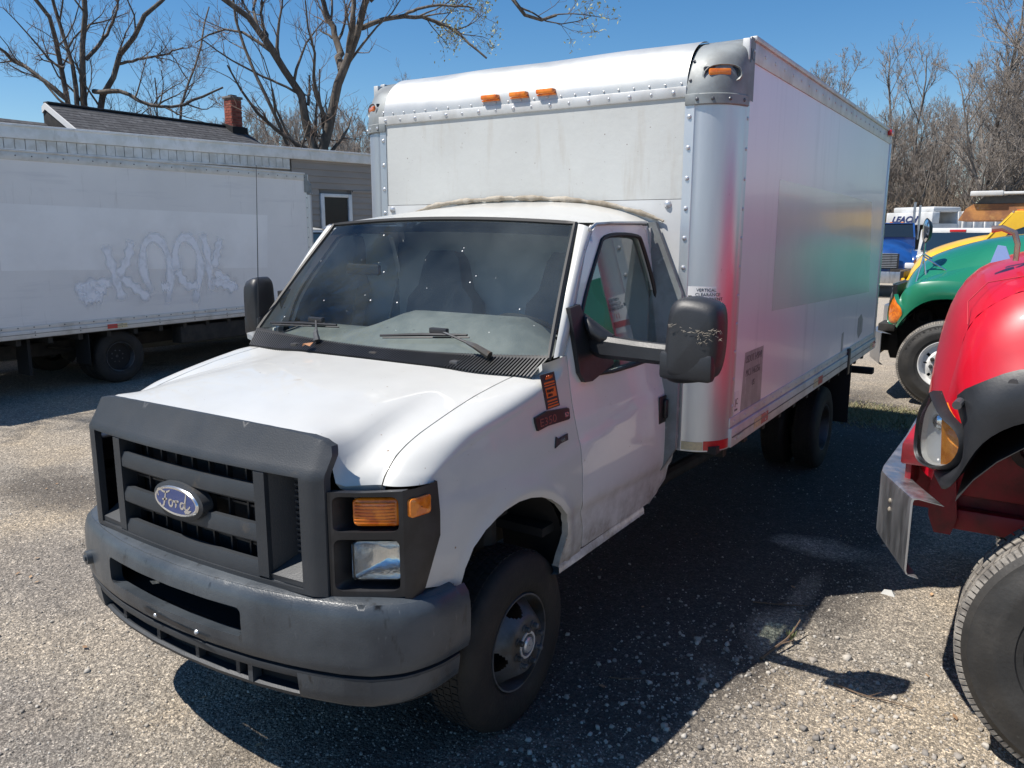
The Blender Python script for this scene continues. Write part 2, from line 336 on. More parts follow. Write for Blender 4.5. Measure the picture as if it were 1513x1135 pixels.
def stroke(P, w, off, n, closed=False):
    """flat ribbon along P (3D, smoothed) lying in the plane with normal n; returns V,F"""
    n = Vector(n).normalized(); V = []; F = []
    for i, p in enumerate(P):
        d = (P[min(i+1, len(P)-1)]-P[max(i-1, 0)]).normalized(); s_ = n.cross(d)
        ww = w(i/(len(P)-1)) if callable(w) else w
        V += [p-s_*ww/2+n*off, p+s_*ww/2+n*off]
    F = [(2*i, 2*i+1, 2*i+3, 2*i+2) for i in range(len(P)-1)]
    return V, F
def tree_copy(o, parent=None):
    c = o.copy(); COL.objects.link(c); c.parent = parent
    for ch in o.children: tree_copy(ch, c)
    return c
# ================================================================ CAB (local frame: +x driver side, -y front, z up)
def side(y, z):
    if z < 1.29: x = 1.0-.025*((z-1.)/.36)**2
    else: x = .984-(z-1.29)*.145
    if y < .2: x -= .06*((.2-y)/.9)**2
    zl = 1.185+.105*(y-.36) if y > 0 else 1.185-.06*y-.038
    x -= .007*sstep(zl-.012, zl+.012, z)*(1 if z < 1.36 else max(0, 1-(z-1.36)/.2))
    zk = .875-.045*(y-.4)
    x -= .014*(1-sstep(zk-.022, zk+.022, z))*sstep(-.1, .35, y)
    # rolled wheel-arch lip
    d = math.hypot((y+.10)/.40, (z-.70)/.37)
    if z > .62 and y < .6: x += .010*max(0, 1-abs(d-1.06)/.10)
    return x
ARCH = [(-.50, .84), (-.475, .90), (-.43, .965), (-.361, 1.015), (-.29, 1.042), (-.236, 1.055), (-.14, 1.063), (-.051, 1.055), (.03, 1.035), (.106, 1.003), (.18, .955), (.242, .895), (.275, .84), (.287, .785), (.275, .74), (.25, .70), (.232, .645)]
DOORF = [(.323, 1.588), (.328, 1.46), (.336, 1.364), (.352, 1.27), (.368, 1.205), (.380, 1.06), (.386, .917), (.405, .84), (.436, .77), (.455, .66)]
CUT = [(.925, .13, 1.577), (.87, .165, 1.540), (.83, .16, 1.523), (.80, .106, 1.514), (.80, -.04, 1.496), (.80, -.175, 1.476), (.80, -.31, 1.448), (.80, -.434, 1.418), (.80, -.52, 1.396), (.80, -.589, 1.372), (.80, -.645, 1.345), (.80, -.681, 1.315), (.802, -.712, 1.285), (.805, -.729, 1.259)]
BC = [(.322, 1.585), (.30, 1.54), (.26, 1.50), (.20, 1.465), (.05, 1.43), (-.10, 1.40), (-.24, 1.375), (-.36, 1.35), (-.45, 1.325), (-.52, 1.305), (-.56, 1.29), (-.585, 1.278), (-.596, 1.268), (-.598, 1.258)]
WB = lambda x: Vector((x, .150+.052*(x/.93)**2, 1.558+.032*(x/.93)**2))
WT = lambda x: Vector((x, .632+.040*(x/.79)**2, 2.183-.028*(x/.79)**2))
def S3(s): return lambda y, z: Vector((s*side(y, z), y, z))
def hood_rear(u):      # u -1..1
    x = .796*u; return Vector((x, .035+.07*abs(u)**2.5, 1.524-.012*u*u+.006*(1-sstep(.5, .75, abs(u)))))
def hood_front(u):
    a = abs(u)
    if a <= .70: t = a/.70; p = Vector((.60*t, -.868+.03*t**3, 1.447-.015*t**3))
    elif a <= .84: t = (a-.70)/.14; p = Vector((lerp(.60, .70, t**.6), -.838+.0*t, lerp(1.432, 1.262, t**1.6)))
    else: t = (a-.84)/.16; p = Vector((lerp(.70, .802, t), lerp(-.838, -.731, t**1.1), lerp(1.262, 1.258, t)))
    return Vector((math.copysign(p.x, u), p.y, p.z))
def build_cab(root, writing=True):
    W, PL, BK = M['white'], M['plastic'], M['black']
    for s in (1, -1):
        f = S3(s); n = (s, 0, 0)
        # fender side
        out = [BC[-1], (-.597, 1.15), (-.600, 1.066), (-.64, .98), (-.678, .893), (-.60, .873)]+ARCH+[(.445, .645)]+DOORF[::-1][1:]
        out = [(a-.004 if i > len(out)-10 else a, b) for i, (a, b) in enumerate(out)]+BC[1:-1]
        panel('front_fender', out, [], f, n, W, root, step=.026, t=.03)
        # fender shoulder: rounded strip between hood cut line and the side
        G = []; nt_ = 44
        Cc = smoothpl(CUT, nt_, 1); Bc = smoothpl([(side(a, b), a, b) for a, b in BC], nt_, 0)
        Bc = [Vector((side(p.y, p.z), p.y, p.z)) for p in Bc]
        for i in range(nt_):
            t = i/(nt_-1); k = sstep(.72, 1.0, t); q = sstep(0, .3, t)
            c, b = Cc[i], Bc[i]; L = (b-c).length
            c1 = c+Vector((.055*q+.02, 0, -.004))*(1-k)+Vector((.06, -.005, 0))*k
            b1 = b+Vector((.004, 0, .07*q+.01))*(1-k)+Vector((-.002, -.055, 0))*k
            row = [bez(c, c1, b1, b, j/14) for j in range(15)]
            row = [c+Vector((.006, .004, -.03)), c+Vector((.006, .0, -.001))]+[p+Vector((.006*(1-j_/14), 0, 0)) for j_, p in enumerate(row)]
            G.append([Vector((s*p.x, p.y, p.z)) for p in row])
        mb = MB().grid(G); mb.build('fender_shoulder', W, root, smooth=60)
        # rocker below the door
        mb = MB(); R = []
        for i in range(14):
            y = lerp(.235, 1.17, i/13); R.append([Vector((s*(x_), y, z_)) for x_, z_ in ((side(y, .66)-.004, .652), (side(y, .64)+.004, .637), (.968, .612), (.93, .598), (.80, .60))])
        mb.grid(R).build('rocker_panel', M['door'], root)
        # door with its window opening
        win = roundpoly([(.40, 1.46), (.44, 1.62), (.50, 1.78), (.73, 2.03), (.80, 2.105), (1.20, 2.105), (1.245, 2.06), (1.36, 1.80), (1.385, 1.52), (1.37, 1.45)], 2)
        dpoly = [(p[0]+.004, p[1]) for p in DOORF[::-1]]
        dpoly += [(.40, 1.70), (.60, 2.02), (.70, 2.125), (.745, 2.15), (1.27, 2.153), (1.305, 2.12), (1.39, 1.88), (1.44, 1.66), (1.475, 1.45), (1.487, 1.29), (1.47, 1.05), (1.455, .88), (1.42, .76), (1.33, .685), (1.24, .652)]
        d = panel('door', dpoly, [win], f, n, M['door'], root, step=.025, t=.035)
        seal = MB(); P3 = [f(p.x, p.y)+Vector((s*.001, 0, 0)) for p in win]; seal.tube(P3+[P3[0]], .011, 6, cap=False); seal.build('window_seal', M['rubber'], d)
        panel('window_pane', win, [], lambda y, z, s=s: Vector((s*(side(y, z)-.016), y, z)), n, M['sideglass'], d, step=.12, t=0)
        hb = MB().box((s*(side(1.31, 1.17)-.002), 1.255, 1.095), (s*(side(1.31, 1.17)+.006), 1.375, 1.245), c=.012); h = hb.build('door_handle', BK, d)
        MB().box((s*(side(1.31, 1.17)+.004), 1.30, 1.12), (s*(side(1.31, 1.17)+.026), 1.335, 1.225), c=.008).build('grip', BK, h)
        MB().cyl((s*.985, 1.36, 1.045), (s*.992, 1.36, 1.045), .014, 12).build('door_lock', M['steel'], d)
        # A pillar strip and rear pillar
        G = []
        for i in range(12):
            t = i/11; a = WB(.945).lerp(WT(.80), t); a.y += .0
            yy, zz = pl([(0, .31, 1.592), (0, .395, 1.70), (0, .595, 2.02), (0, .70, 2.13)], t)[1:]; b = Vector((side(yy, zz)-.001, yy-.004, zz))
            mdl = a.lerp(b, .45)+Vector((.012, -.018, .004)); G.append([Vector((s*p.x, p.y, p.z)) for p in (a, a.lerp(mdl, .6)+Vector((.003, -.004, 0)), mdl, mdl.lerp(b, .5)+Vector((.006, -.003, 0)), b, b-Vector((.03, -.01, 0)))])
        MB().grid(G).build('windscreen_pillar', W, root, smooth=70)
        panel('rear_pillar', [(1.275, 2.15), (1.34, 2.15), (1.40, 1.99), (1.46, 1.72), (1.50, 1.45), (1.512, 1.25), (1.497, 1.0), (1.48, .86), (1.44, .74), (1.30, .67), (1.25, .64), (1.26, .652), (1.335, .68), (1.425, .756), (1.461, .88), (1.476, 1.05), (1.493, 1.29), (1.481, 1.45), (1.446, 1.66), (1.396, 1.88), (1.311, 2.12)], [], f, n, M['door'], root, step=.03, t=.05)
        MB().prism([(s*.84, 1.345, 2.17), (s*.90, 1.345, 2.17), (s*1.062, 1.345, 1.80), (s*1.062, 1.345, .95), (s*.95, 1.345, .76), (s*.84, 1.345, .76)], (0, .03, 0)).build('cab_corner_filler', M['capgrey'], root)
        MB().tube([Vector((s*(side(y, 2.155)+.008), y, z)) for y, z in ((.66, 2.128), (.72, 2.153), (.9, 2.16), (1.3, 2.166))], .009, 6).build('drip_rail', M['dullchrome'], root)
        # wheel well liner
        G = []
        for i in range(17):
            t = math.pi*(i/16)*1.05-.05; y = -.10-.44*math.cos(t); z = .62+.46*math.sin(t); G.append([Vector((s*x, y, z)) for x in (.935, .60)])
        MB().grid(G).build('wheel_well', M['blackmatt'], root, fix=False)
        # headlamp bezel
        bz(root, s)
        door_mirror(root, s)
    # hood
    CUTR = [pl(CUT[3:], j/30) for j in range(31)]
    nu, nv = 60, 30; G = []
    for i in range(nu+1):
        u = -1+2*i/nu; a = abs(u); R, Fr = hood_rear(u), hood_front(u); L = (Fr-R).length
        dome = .011*(1-sstep(.40, .66, a))
        k = sstep(.60, .86, a)
        c1 = R+Vector((0, -.34*L, -.030-.004*k)); c2 = Fr.lerp(R, .33)*(1-k)+(Fr+Vector((0, .012, .105)))*k+Vector((0, 0, .016*(1-k)))
        if a > .70 and a <= .84: c2.z = max(c2.z, 1.40)
        row = []
        for j in range(nv+1):
            t = j/nv; p = bez(R, c1, c2, Fr, t)
            if a > .55:
                q = CUTR[j]; ff_ = R.x/.80 if abs(R.x) > 1e-6 else 0; qq = Vector((math.copysign(lerp(abs(p.x), q.x, sstep(.8, 1, a)), u), q.y, q.z)); kk = sstep(.55, 1.0, a)*(1-sstep(.80, 1.0, t)*(1-sstep(.84, .97, a))); p = p.lerp(qq, kk)
            p.z += dome*math.sin(math.pi*t)*.9; row.append(p)
        G.append(row)
    hd = MB().grid(G)
    edge = [G[i][-1] for i in range(nu+1)]; hd.add(edge+[p+Vector((0, .02, -.025)) for p in edge], [(i, i+1, nu+2+i, nu+1+i) for i in range(nu)])
    edge = [G[i][0] for i in range(nu+1)]; hd.add(edge+[p+Vector((0, -.01, -.03)) for p in edge], [(i, i+1, nu+2+i, nu+1+i) for i in range(nu)])
    for gi in (0, nu):
        edge = G[gi]; hd.add(edge+[p+Vector((-.008 if gi else .008, 0, -.03)) for p in edge], [(i, i+1, nv+2+i, nv+1+i) for i in range(nv)])
    hd.build('hood', W, root, smooth=38)
    MB().box((-.78, -.70, .9), (.78, .1, 1.25)).build('engine_bay', M['blackmatt'], root)
    # cowl
    C = MB(); G = []
    for i in range(41):
        u = -1+2*i/40; a = hood_rear(u)+Vector((0, -.015, -.028)); x = .93*u; b = WB(x)+Vector((0, .02, -.006)); G.append([a, a.lerp(b, .5)+Vector((0, 0, .004)), b])
    C.grid(G); C.build('cowl_tray', M['blackmatt'], root)
    C = MB()
    for i in range(112):
        u = -.985+1.97*i/111; x = .90*u; a = hood_rear(u*.99)+Vector((0, .010, -.006)); a.x = x*.99; b = WB(.93*u)+Vector((0, .002, 0)); d = (b-a); s_ = Vector((.0037, 0, 0)); h = Vector((0, 0, .014))
        lean = Vector((.010*u, 0, 0)); V = [a-s_, a+s_, b+s_, b-s_, a-s_+h+lean, a+s_+h+lean, b+s_+h+lean, b-s_+h+lean]
        C.add(V, [(4, 5, 6, 7), (0, 4, 7, 3), (1, 2, 6, 5), (0, 1, 5, 4)])
    C.build('cowl_louvres', BK, root, kind='stuff')
    for x in (-.52, .02, .50):
        MB().box((x-.022, .085, 1.535), (x+.022, .125, 1.556), c=.004).build('washer_nozzle', M['steel'], root)
    # windscreen
    G = []
    for i in range(33):
        u = -1+2*i/32; a, b = WB(.925*u), WT(.785*u); G.append([a.lerp(b, t/14)+Vector((0, -.006, .005))*math.sin(math.pi*t/14) for t in range(15)])
    ws = MB().grid(G).build('windscreen', M['wsglass'], root, smooth=80)
    edge = [g[0] for g in G]+G[-1][1:]+[g[-1] for g in G[::-1]][1:]+G[0][::-1][1:]
    MB().tube(edge, .0125, 6, cap=False).build('windscreen_seal', M['rubber'], ws)
    sp = MB()
    for i in range(24):      # pale droppings and chips on the glass
        u = RNG.uniform(-.9, .9); t = RNG.uniform(.06, .95); a, b = WB(.925*u), WT(.785*u); p = a.lerp(b, t)+Vector((0, -.006, .005))*math.sin(math.pi*t)
        sp.dome(p+Vector((0, -.001, .001)), (0, -.79, .61), RNG.uniform(.0012, .0048)**1.0, .25, 6)
    sp.build('glass_specks', M['whiteref'], ws, kind='stuff')
    # shade band at the top of the glass
    G2 = []
    for i in range(25):
        u = -.97+1.94*i/24; a, b = WB(.925*u), WT(.785*u); G2.append([a.lerp(b, t)+Vector((0, -.006, .005))*math.sin(math.pi*t)+Vector((0, .006, -.005)) for t in (.90, .985)])
    MB().grid(G2).build('tint_band', glass_mat('blue_tint_band', (.16, .22, .30), 0), ws)
    # wipers
    for (px, bl) in ((-.385, -.45), (.66, .37)):
        piv = WB(px)+Vector((0, -.035, .0)); off = Vector((0, -.028, .022))
        def gp(x, t): return WB(x).lerp(WT(x*.85), t)+off
        wp = MB(); tip = gp(bl-.02, .135)
        wp.tube([piv+Vector((0, 0, .012)), piv.lerp(tip, .25)+Vector((0, -.01, .022)), piv.lerp(tip, .42)+Vector((0, -.006, .018))], [.019, .014, .009], 8)
        wp.tube([piv.lerp(tip, .40)+Vector((0, -.006, .018)), tip+Vector((0, -.008, .006))], [.006, .005], 6)
        wo = wp.build('wiper', M['steel'], root)
        bd = MB(); a = gp(bl-.36, .075 if px > 0 else .055); b = gp(bl+.14, .115); bd.box((-.006, -.004, -.006), (.006, .004, .006))
        bd = MB(); bd.tube([a, a.lerp(b, .5)+Vector((0, -.004, .004)), b], [.006, .009, .006], 6); bd.tube([a-off*.55, b-off*.55], .004, 4); bd.box((tip.x-.05, tip.y-.018, tip.z-.012), (tip.x+.05, tip.y+.008, tip.z+.014), c=.005)
        bd.build('blade', BK, wo)
    # roof
    G = []
    for i in range(37):
        u = -1+2*i/36; row = []
        for j in range(17):
            t = j/16; fr = WT(.80*u)+Vector((0, .004, .008)); y = lerp(fr.y, 1.385, t)
            hw = lerp(.80, side(y, 2.155)-.0, min(1, t*3)); x = hw*u; crown = lerp(.028, .125, t**.8)
            row.append(Vector((x, y, lerp(2.160, 2.165, t)+.0+crown*(1-abs(u)**3.2))))
        G.append(row)
    rf = MB().grid(G); e = [g[0] for g in G]; rf.add(e+[p+Vector((0, .012, -.022)) for p in e], [(i, i+1, len(e)+i+1, len(e)+i) for i in range(len(e)-1)])
    rf.build('roof', W, root, smooth=50)
    # interior
    MB().box((-.88, 1.33, .8), (.88, 1.36, 2.14)).build('cab_rear_wall', M['inner'], root)
    MB().box((-.9, .2, .78), (.9, 1.34, .82)).build('cab_floor', M['blackmatt'], root)
    D = MB(); G = []
    for i in range(21):
        x = -.86+1.72*i/20; hump = .085*sstep(-.45, -.05, x)*(1-sstep(.62, .80, x)); G.append([Vector((x, y, z+h*hump)) for y, z, h in ((.16, 1.50, 0), (.30, 1.56, .3), (.42, 1.60, 1), (.54, 1.605, 1.3), (.66, 1.50, 1.0), (.70, 1.30, 0), (.68, 1.05, 0))])
    D.grid(G).build('dashboard', M['dash'], root, smooth=60)
    sw = MB(); c = Vector((.46, .80, 1.60)); ax = Vector((0, .5, .75)).normalized(); a = Vector((1, 0, 0)); b = ax.cross(a)
    sw.tube([c+(a*math.cos(t)+b*math.sin(t))*.19 for t in np.linspace(0, 2*math.pi, 29)], .014, 8, cap=False); sw.tube([c-a*.18, c-ax*.03, c+a*.18], .018, 6); sw.tube([c-ax*.03, c-b*.18], .016, 6); sw.cyl(c-ax*.3, c-ax*.01, .05, 12)
    sw.build('steering_wheel', BK, root)
    for x in (-.44, .44):
        sb = MB(); sb.box((x-.26, .78, 1.05), (x+.26, 1.25, 1.22), c=.06)
        G = []
        P_ = [(-.24, 0), (-.27, .25), (-.25, .5), (-.17, .58), (-.13, .74), (-.09, .79), (.09, .79), (.13, .74), (.17, .58), (.25, .5), (.27, .25), (.24, 0)]
        sb.prism([(x+a, 1.13+.12*b, 1.20+b*1.02) for a, b in P_], (0, .13, -.02)); sb.build('seat', M['seat'], root, smooth=40)
    MB().box((-.58, .54, 1.885), (-.34, .57, 1.945), c=.02).build('rear_view_mirror', BK, root)
    # grille
    gf = lambda x: -.955+.045*(x/.69)**2
    def gbox(x0, x1, z0, z1, d0, d1, m, name, par, c=.006, n=10, kind=None, slope=0):
        mb = MB(); G = []
        prof = [(z1, d1), (z1, d0+c), (z1-c-slope, d0), (z0+c, d0), (z0, d0+c), (z0, d1)]
        for i in range(n+1):
            x = lerp(x0, x1, i/n); G.append([Vector((x, gf(x)+d, z)) for z, d in prof])
        mb.grid(G)
        for row in (G[0], G[-1]): mb.add(row, [tuple(range(len(prof)))])
        return mb.build(name, m, par, smooth=25, kind=kind)
    # surround: band, side columns, bottom bar as one profile ring
    inner = [(-.612, .902), (-.612, 1.302), (.612, 1.302), (.612, .902)]
    outer = [(-.698, .884), (-.700, 1.30), (-.702, 1.375), (-.69, 1.405), (-.66, 1.424), (-.60, 1.433)]+[(x/10, 1.447-.014*abs(x/6)**3) for x in range(-5, 6)]+[(.60, 1.433), (.66, 1.424), (.69, 1.405), (.702, 1.375), (.700, 1.30), (.698, .884)]
    def sfn(x, z):
        bk = .078*max(0, (z-1.312)/.135)**.9; edge = .022*sstep(.64, .702, abs(x))**2
        return Vector((x, gf(x)-.008+bk+edge, z))
    gs = panel('grille_surround', outer, [inner], sfn, (0, -1, 0), PL, root, step=.022, t=.03, rimdir=(0, 1, 0))
    gbox(-.61, .61, .882, .905, .0, .09, PL, 'lower_rail', gs)
    for zc in (1.208, 1.062, .925):
        gbox(-.455, .405, zc-.034, zc+.034, -.003, .028, PL, 'grille_bar', gs, c=.010, slope=.018)
    for s in (1, -1):
        gbox(min(s*.405, s*.455), max(s*.405, s*.455), .905, 1.302, -.006, .09, PL, 'grille_divider', gs, n=2)
        # scooped side bay
        b = MB(); x0, x1 = (.455, .61); y = gf(.5)
        b.add([(s*x0, y+.01, 1.30), (s*x0, y+.01, .93), (s*(x0+.055), y+.11, 1.29), (s*(x0+.055), y+.11, .99)], [(0, 1, 3, 2)])
        b.add([(s*x0, y+.0, .905), (s*x1, y+.01, .905), (s*x0, y-.002, .925), (s*x1, y+.01, .925), (s*(x0+.05), y+.10, .985), (s*x1, y+.11, .985)], [(0, 1, 3, 2), (2, 3, 5, 4)])
        b.build('side_scoop', PL, gs, smooth=None)
        lo = MB()
        for i in range(15):
            z = 1.285-i*.0205; lo.box((s*.512, y+.075, z-.004), (s*.607, y+.10, z+.004))
        lo.build('side_louvres', PL, gs, kind='stuff')
    gr = MB()
    for i in range(9): x = -.40+.1*i; gr.box((x-.004, gf(x)+.055, .90), (x+.004, gf(x)+.075, 1.30))
    for z in (.99, 1.135, 1.275): gr.box((-.45, -.885, z-.004), (.45, -.87, z+.004))
    gr.build('inner_grille_mesh', BK, gs, kind='stuff')
    MB().box((-.60, -.84, .90), (.60, -.82, 1.31)).build('radiator_shroud', M['blackmatt'], gs)
    # emblem
    ec = Vector((-.005, gf(0)-.006, 1.118))
    def oval(a, b, y, n=40): return [Vector((ec.x+a*math.cos(2*math.pi*k/n), ec.y+y, ec.z+b*math.sin(2*math.pi*k/n))) for k in range(n)]
    em = MB(); P1, P2, P3 = oval(.152, .075, .035), oval(.150, .073, -.008), oval(.135, .060, -.014)
    em.grid([P1, P2, P3], closed=True); em.add(P3, [tuple(range(40))]); emo = em.build('emblem', PL, gs, smooth=40)
    em = MB(); P3, P4, P5 = oval(.133, .0585, -.013), oval(.127, .054, -.020), oval(.119, .047, -.0185); em.grid([P3, P4, P5], closed=True); em.build('emblem_ring', M['silver'], emo, smooth=40)
    MB().add(oval(.120, .048, -.0182), [tuple(range(40))]).build('emblem_field', M['blueoval'], emo, smooth=None)
    if writing: ford_script(emo, ec+Vector((0, -.0192, 0)))
    bumper(root)
    # antenna on the far fender
    an = MB(); b = Vector((-.925, .20, 1.49)); an.tube([b, b+Vector((-.015, .03, .30)), b+Vector((-.045, .09, .98))], [.0035, .0028, .0016], 5); an.dome(b-Vector((0, 0, .035)), (-.3, 0, 1), .03, .9, 10); an.cyl(b-Vector((0, 0, .02)), b+Vector((0, 0, .05)), .008, 8)
    an.build('antenna', M['wire'], root)
def ford_script(par, c):
    S_ = [[(-.088, .006), (-.094, .022), (-.080, .030), (-.060, .022), (-.040, .024), (-.026, .032)], [(-.048, .026), (-.054, .004), (-.064, -.022), (-.078, -.026), (-.082, -.016)], [(-.070, -.002), (-.052, .000), (-.042, .004)],
          [(-.020, .004), (-.033, .002), (-.036, -.012), (-.027, -.019), (-.016, -.012), (-.015, .000), (-.020, .004)], [(-.018, .002), (-.006, .000), (.002, .004)], [(.003, .006), (.003, -.006), (-.002, -.018)], [(.002, -.004), (.008, .004), (.018, .004)],
          [(.044, .002), (.032, .004), (.023, -.006), (.027, -.018), (.039, -.013), (.046, .002)], [(.058, .032), (.050, .010), (.045, -.010), (.052, -.018), (.064, -.012), (.074, -.002)]]
    mb = MB()
    for s in S_:
        P = smoothpl([(c.x+a*1.18, c.y, c.z+b*1.28-.002) for a, b in s], 16, 2); V, F = stroke(P, lambda t: .0075*(.7+.5*math.sin(math.pi*t)), .0, (0, -1, 0)); mb.add(V, F)
    mb.add([c+Vector((.05, -.0005, -.027)), c+Vector((.098, -.0005, -.018)), c+Vector((.080, -.0005, -.033)), c+Vector((.055, -.0005, -.038))], [(0, 3, 2, 1)])   # chipped enamel
    mb.build('emblem_script', M['silver'], par, smooth=None)
def bz(root, s):
    """black headlamp housing with lamp bays"""
    ff = lambda x: -.878+.139*max(0, (x-.70)/.22)**1.15   # plan sweep of the lamp face
    X0, X1 = .704, .905
    top = lambda x: 1.256-.004*(x-.7); 
    holes = [rrect(.718, .906, 1.118, 1.243, .022), rrect(.718, .906, .905, 1.092, .024)]
    fn = lambda x, z: Vector((s*x, ff(x)-.01, z))
    o = panel('headlamp_housing', [(.703, .878), (.703, 1.258), (.80, 1.257), (.918, 1.262), (.918, .885), (.80, .872)], holes, fn, (0, -1, 0), M['black'], root, step=.03, t=.03, rimdir=(0, 1, 0))
    # wrapped side face
    G = []
    for z, yb, xb in ((1.264, -.597, .945), (1.15, -.592, .952), (1.066, -.594, .953), (.98, -.635, .950), (.893, -.672, .944), (.865, -.69, .93)):
        a = fn(.918, z); G.append([a, a.lerp(Vector((s*xb, yb, z)), .3)+Vector((s*.012, 0, 0)), a.lerp(Vector((s*xb, yb, z)), .7)+Vector((s*.008, 0, 0)), Vector((s*(xb+.002), yb-.003, z)), Vector((s*(xb-.03), yb, z))])
    MB().grid(G).build('wrap', M['black'], o, smooth=50)
    b = MB()
    for h, zc in ((holes[0], 1.18), (holes[1], 1.0)):
        P1 = [fn(p.x, p.y)+Vector((0, .002, 0)) for p in h]; P2 = [Vector((s*lerp(p.x, .81, .12), ff(p.x)+.085, lerp(p.y, zc, .12))) for p in h]
        b.grid([P1, P2], closed=True); b.add(P2, [tuple(range(len(P2)))])
    b.build('lamp_bay', M['black'], o, smooth=40)
    # amber turn lamp, side amber, headlamp
    def lamp(x0, x1, z0, z1, y0, m, name, fac=True, par=o):
        P = rrect(x0, x1, z0, z1, .018); n = len(P); c = Vector(((x0+x1)/2, (z0+z1)/2))
        mb = MB(); R = []
        for k, (q, d) in enumerate(((1, .03), (1, .004), (.92, -.003), (.5, -.010), (.05, -.012)) if 'reflector' not in name else ((1, -.035), (.97, -.02), (.8, .005), (.5, .028), (.2, .036), (.01, .037))): R.append([Vector((s*lerp(c.x, p.x, q), ff(lerp(c.x, p.x, q))+y0+d, lerp(c.y, p.y, q))) for p in P])
        mb.grid(R, closed=True); return mb.build(name, m, par, smooth=40)
    t = lamp(.762, .900, 1.132, 1.232, .014, M['amber'], 'turn_signal')
    rb = MB()
    for i in range(7): z = 1.148+i*.0115; rb.tube([Vector((s*x, ff(x)+.003+0*x, z)) for x in (.775, .80, .83, .86, .89)], .0022, 4)
    rb.build('lens_ribs', M['amber'], t, kind='stuff')
    lamp(.762, .900, .940, 1.078, .052, M['dome'], 'headlamp_reflector')
    hl = lamp(.758, .902, .936, 1.082, .008, M['lens'], 'headlight')
    rb = MB()
    for i in range(17): x = .770+i*.0076; rb.tube([Vector((s*x, ff(x)+.004, z)) for z in (.958, 1.0, 1.068)], .0017, 3)
    rb.build('lens_flutes', M['lens'], hl, kind='stuff')
    P = rrect(-.735, -.645, 1.165, 1.232, .012)
    # side marker sits on the wrap
    mb = MB(); R = []
    cx, cz = -.69, 1.198
    for q, d in ((1, -.012), (1, .0), (.85, .004), (.05, .005)):
        R.append([Vector((s*(.93+.022*((lerp(cx, p.x, q)+.775)/.12)+d-.0), lerp(cx, p.x, q), lerp(cz, p.y, q))) for p in P])
    mb.grid(R, closed=True); mb.build('side_marker', M['amber'], o, smooth=40)
def bumper(root):
    ya = lambda x: -1.03+.2*abs(x)**2.2
    def plan(u, inset=0):   # u 0..1 from centre to tip
        P = [(0, -1.03), (.2, -1.024), (.4, -1.004), (.55, -.977), (.68, -.944), (.78, -.912), (.86, -.872), (.93, -.81), (.975, -.74), (1.00, -.66), (1.008, -.60), (1.01, -.555)]
        p = pl([(a, b, 0) for a, b in P], u); return Vector((p.x, p.y, 0))
    n = 48; prof_top = [(.868, .16), (.878, .05), (.868, .012), (.845, -.004)]
    mb = MB(); o = None
    # smooth plan curve both sides
    C = [plan(i/24) for i in range(25)]
    path = [Vector((-p.x, p.y, 0)) for p in C[::-1]][:-1]+C
    cum = [0]
    for p, q in zip(path, path[1:]): cum.append(cum[-1]+(q-p).length)
    mid = cum[-1]/2; HL = mid
    def at_s(sv):
        sv = min(max(sv+mid, 0), cum[-1]-1e-6); i = max(0, int(np.searchsorted(cum, sv, side='right'))-1); i = min(i, len(path)-2); f_ = (sv-cum[i])/(cum[i+1]-cum[i]); p = path[i].lerp(path[i+1], f_)
        def tg(k): k = min(max(k, 0), len(path)-1); return (path[min(k+1, len(path)-1)]-path[max(k-1, 0)]).normalized()
        t = tg(i).lerp(tg(i+1), f_).normalized(); return p, Vector((t.y, -t.x, 0))
    DP = [(.478, .050), (.492, .026), (.51, .018), (.60, .004), (.612, .008), (.6135, .022), (.6185, .022), (.622, .006), (.63, .000), (.66, -.006), (.75, -.008), (.80, -.006), (.845, .000), (.862, .008), (.876, .024), (.884, .045), (.888, .09), (.886, .20)]
    def shell(zs, name, m, par, s0=-9, s1=9, smooth=40):
        G = []
        for k in range(81):
            sv = lerp(max(s0, -HL), min(s1, HL), k/80); p, nr = at_s(sv); kk = sstep(HL-.45, HL, abs(sv)); G.append([p-nr*d+Vector((0, 0, z+zz*kk)) for z, d, zz in zs])
        mb = MB().grid(G)
        for r in (G[0], G[-1]): mb.add(r, [tuple(range(len(r)))])
        return mb.build(name, m, par, smooth=smooth)
    def ffn(sv, z):
        p, nr = at_s(sv); d = interp(DP, z); kk = sstep(HL-.5, HL, abs(sv))
        return p-nr*(d+.0)+Vector((0, 0, z-.012*kk*(z > .8)))
    B = M['bumper']
    slot = rrect(-.462, .375, .692, .802, .022)
    top = panel('bumper', [(-HL, .622), (-HL, .874)]+[(lerp(-HL, HL, k/40), .876) for k in range(41)]+[(HL, .622)], [slot], ffn, (.0, -1, 0), B, root, step=.028, t=.05, rimdir=(0, 1, -.1))
    # outward orientation near the tips
    me = top.data; bmx = bmesh.new(); bmx.from_mesh(me); bmesh.ops.recalc_face_normals(bmx, faces=bmx.faces); bmx.to_mesh(me); bmx.free()
    shell([(.874, .026, -.012), (.884, .045, -.012), (.888, .09, -.012), (.886, .22, -.012)], 'bumper_top', B, top)
    shell([(.622, .008, 0), (.6185, .03, 0), (.612, .03, 0), (.608, .008, 0), (.60, .006, 0), (.578, .012, 0), (.572, .03, 0)], 'valance_upper', M['plastic'], top)
    for a, b in ((-9, -.66), (.60, 9)): shell([(.60, .0055, 0), (.545, .012, .01), (.505, .018, .02), (.488, .035, .02), (.484, .09, .02)], 'valance_corner', B, top, a, b)
    shell([(.512, .07, .03), (.514, .034, .03), (.506, .024, .03), (.490, .030, .03), (.484, .09, .03)], 'valance_lip', M['plastic'], top, -.68, .62)
    shell([(.60, .07, 0), (.47, .07, 0)], 'valance_back', M['blackmatt'], top)
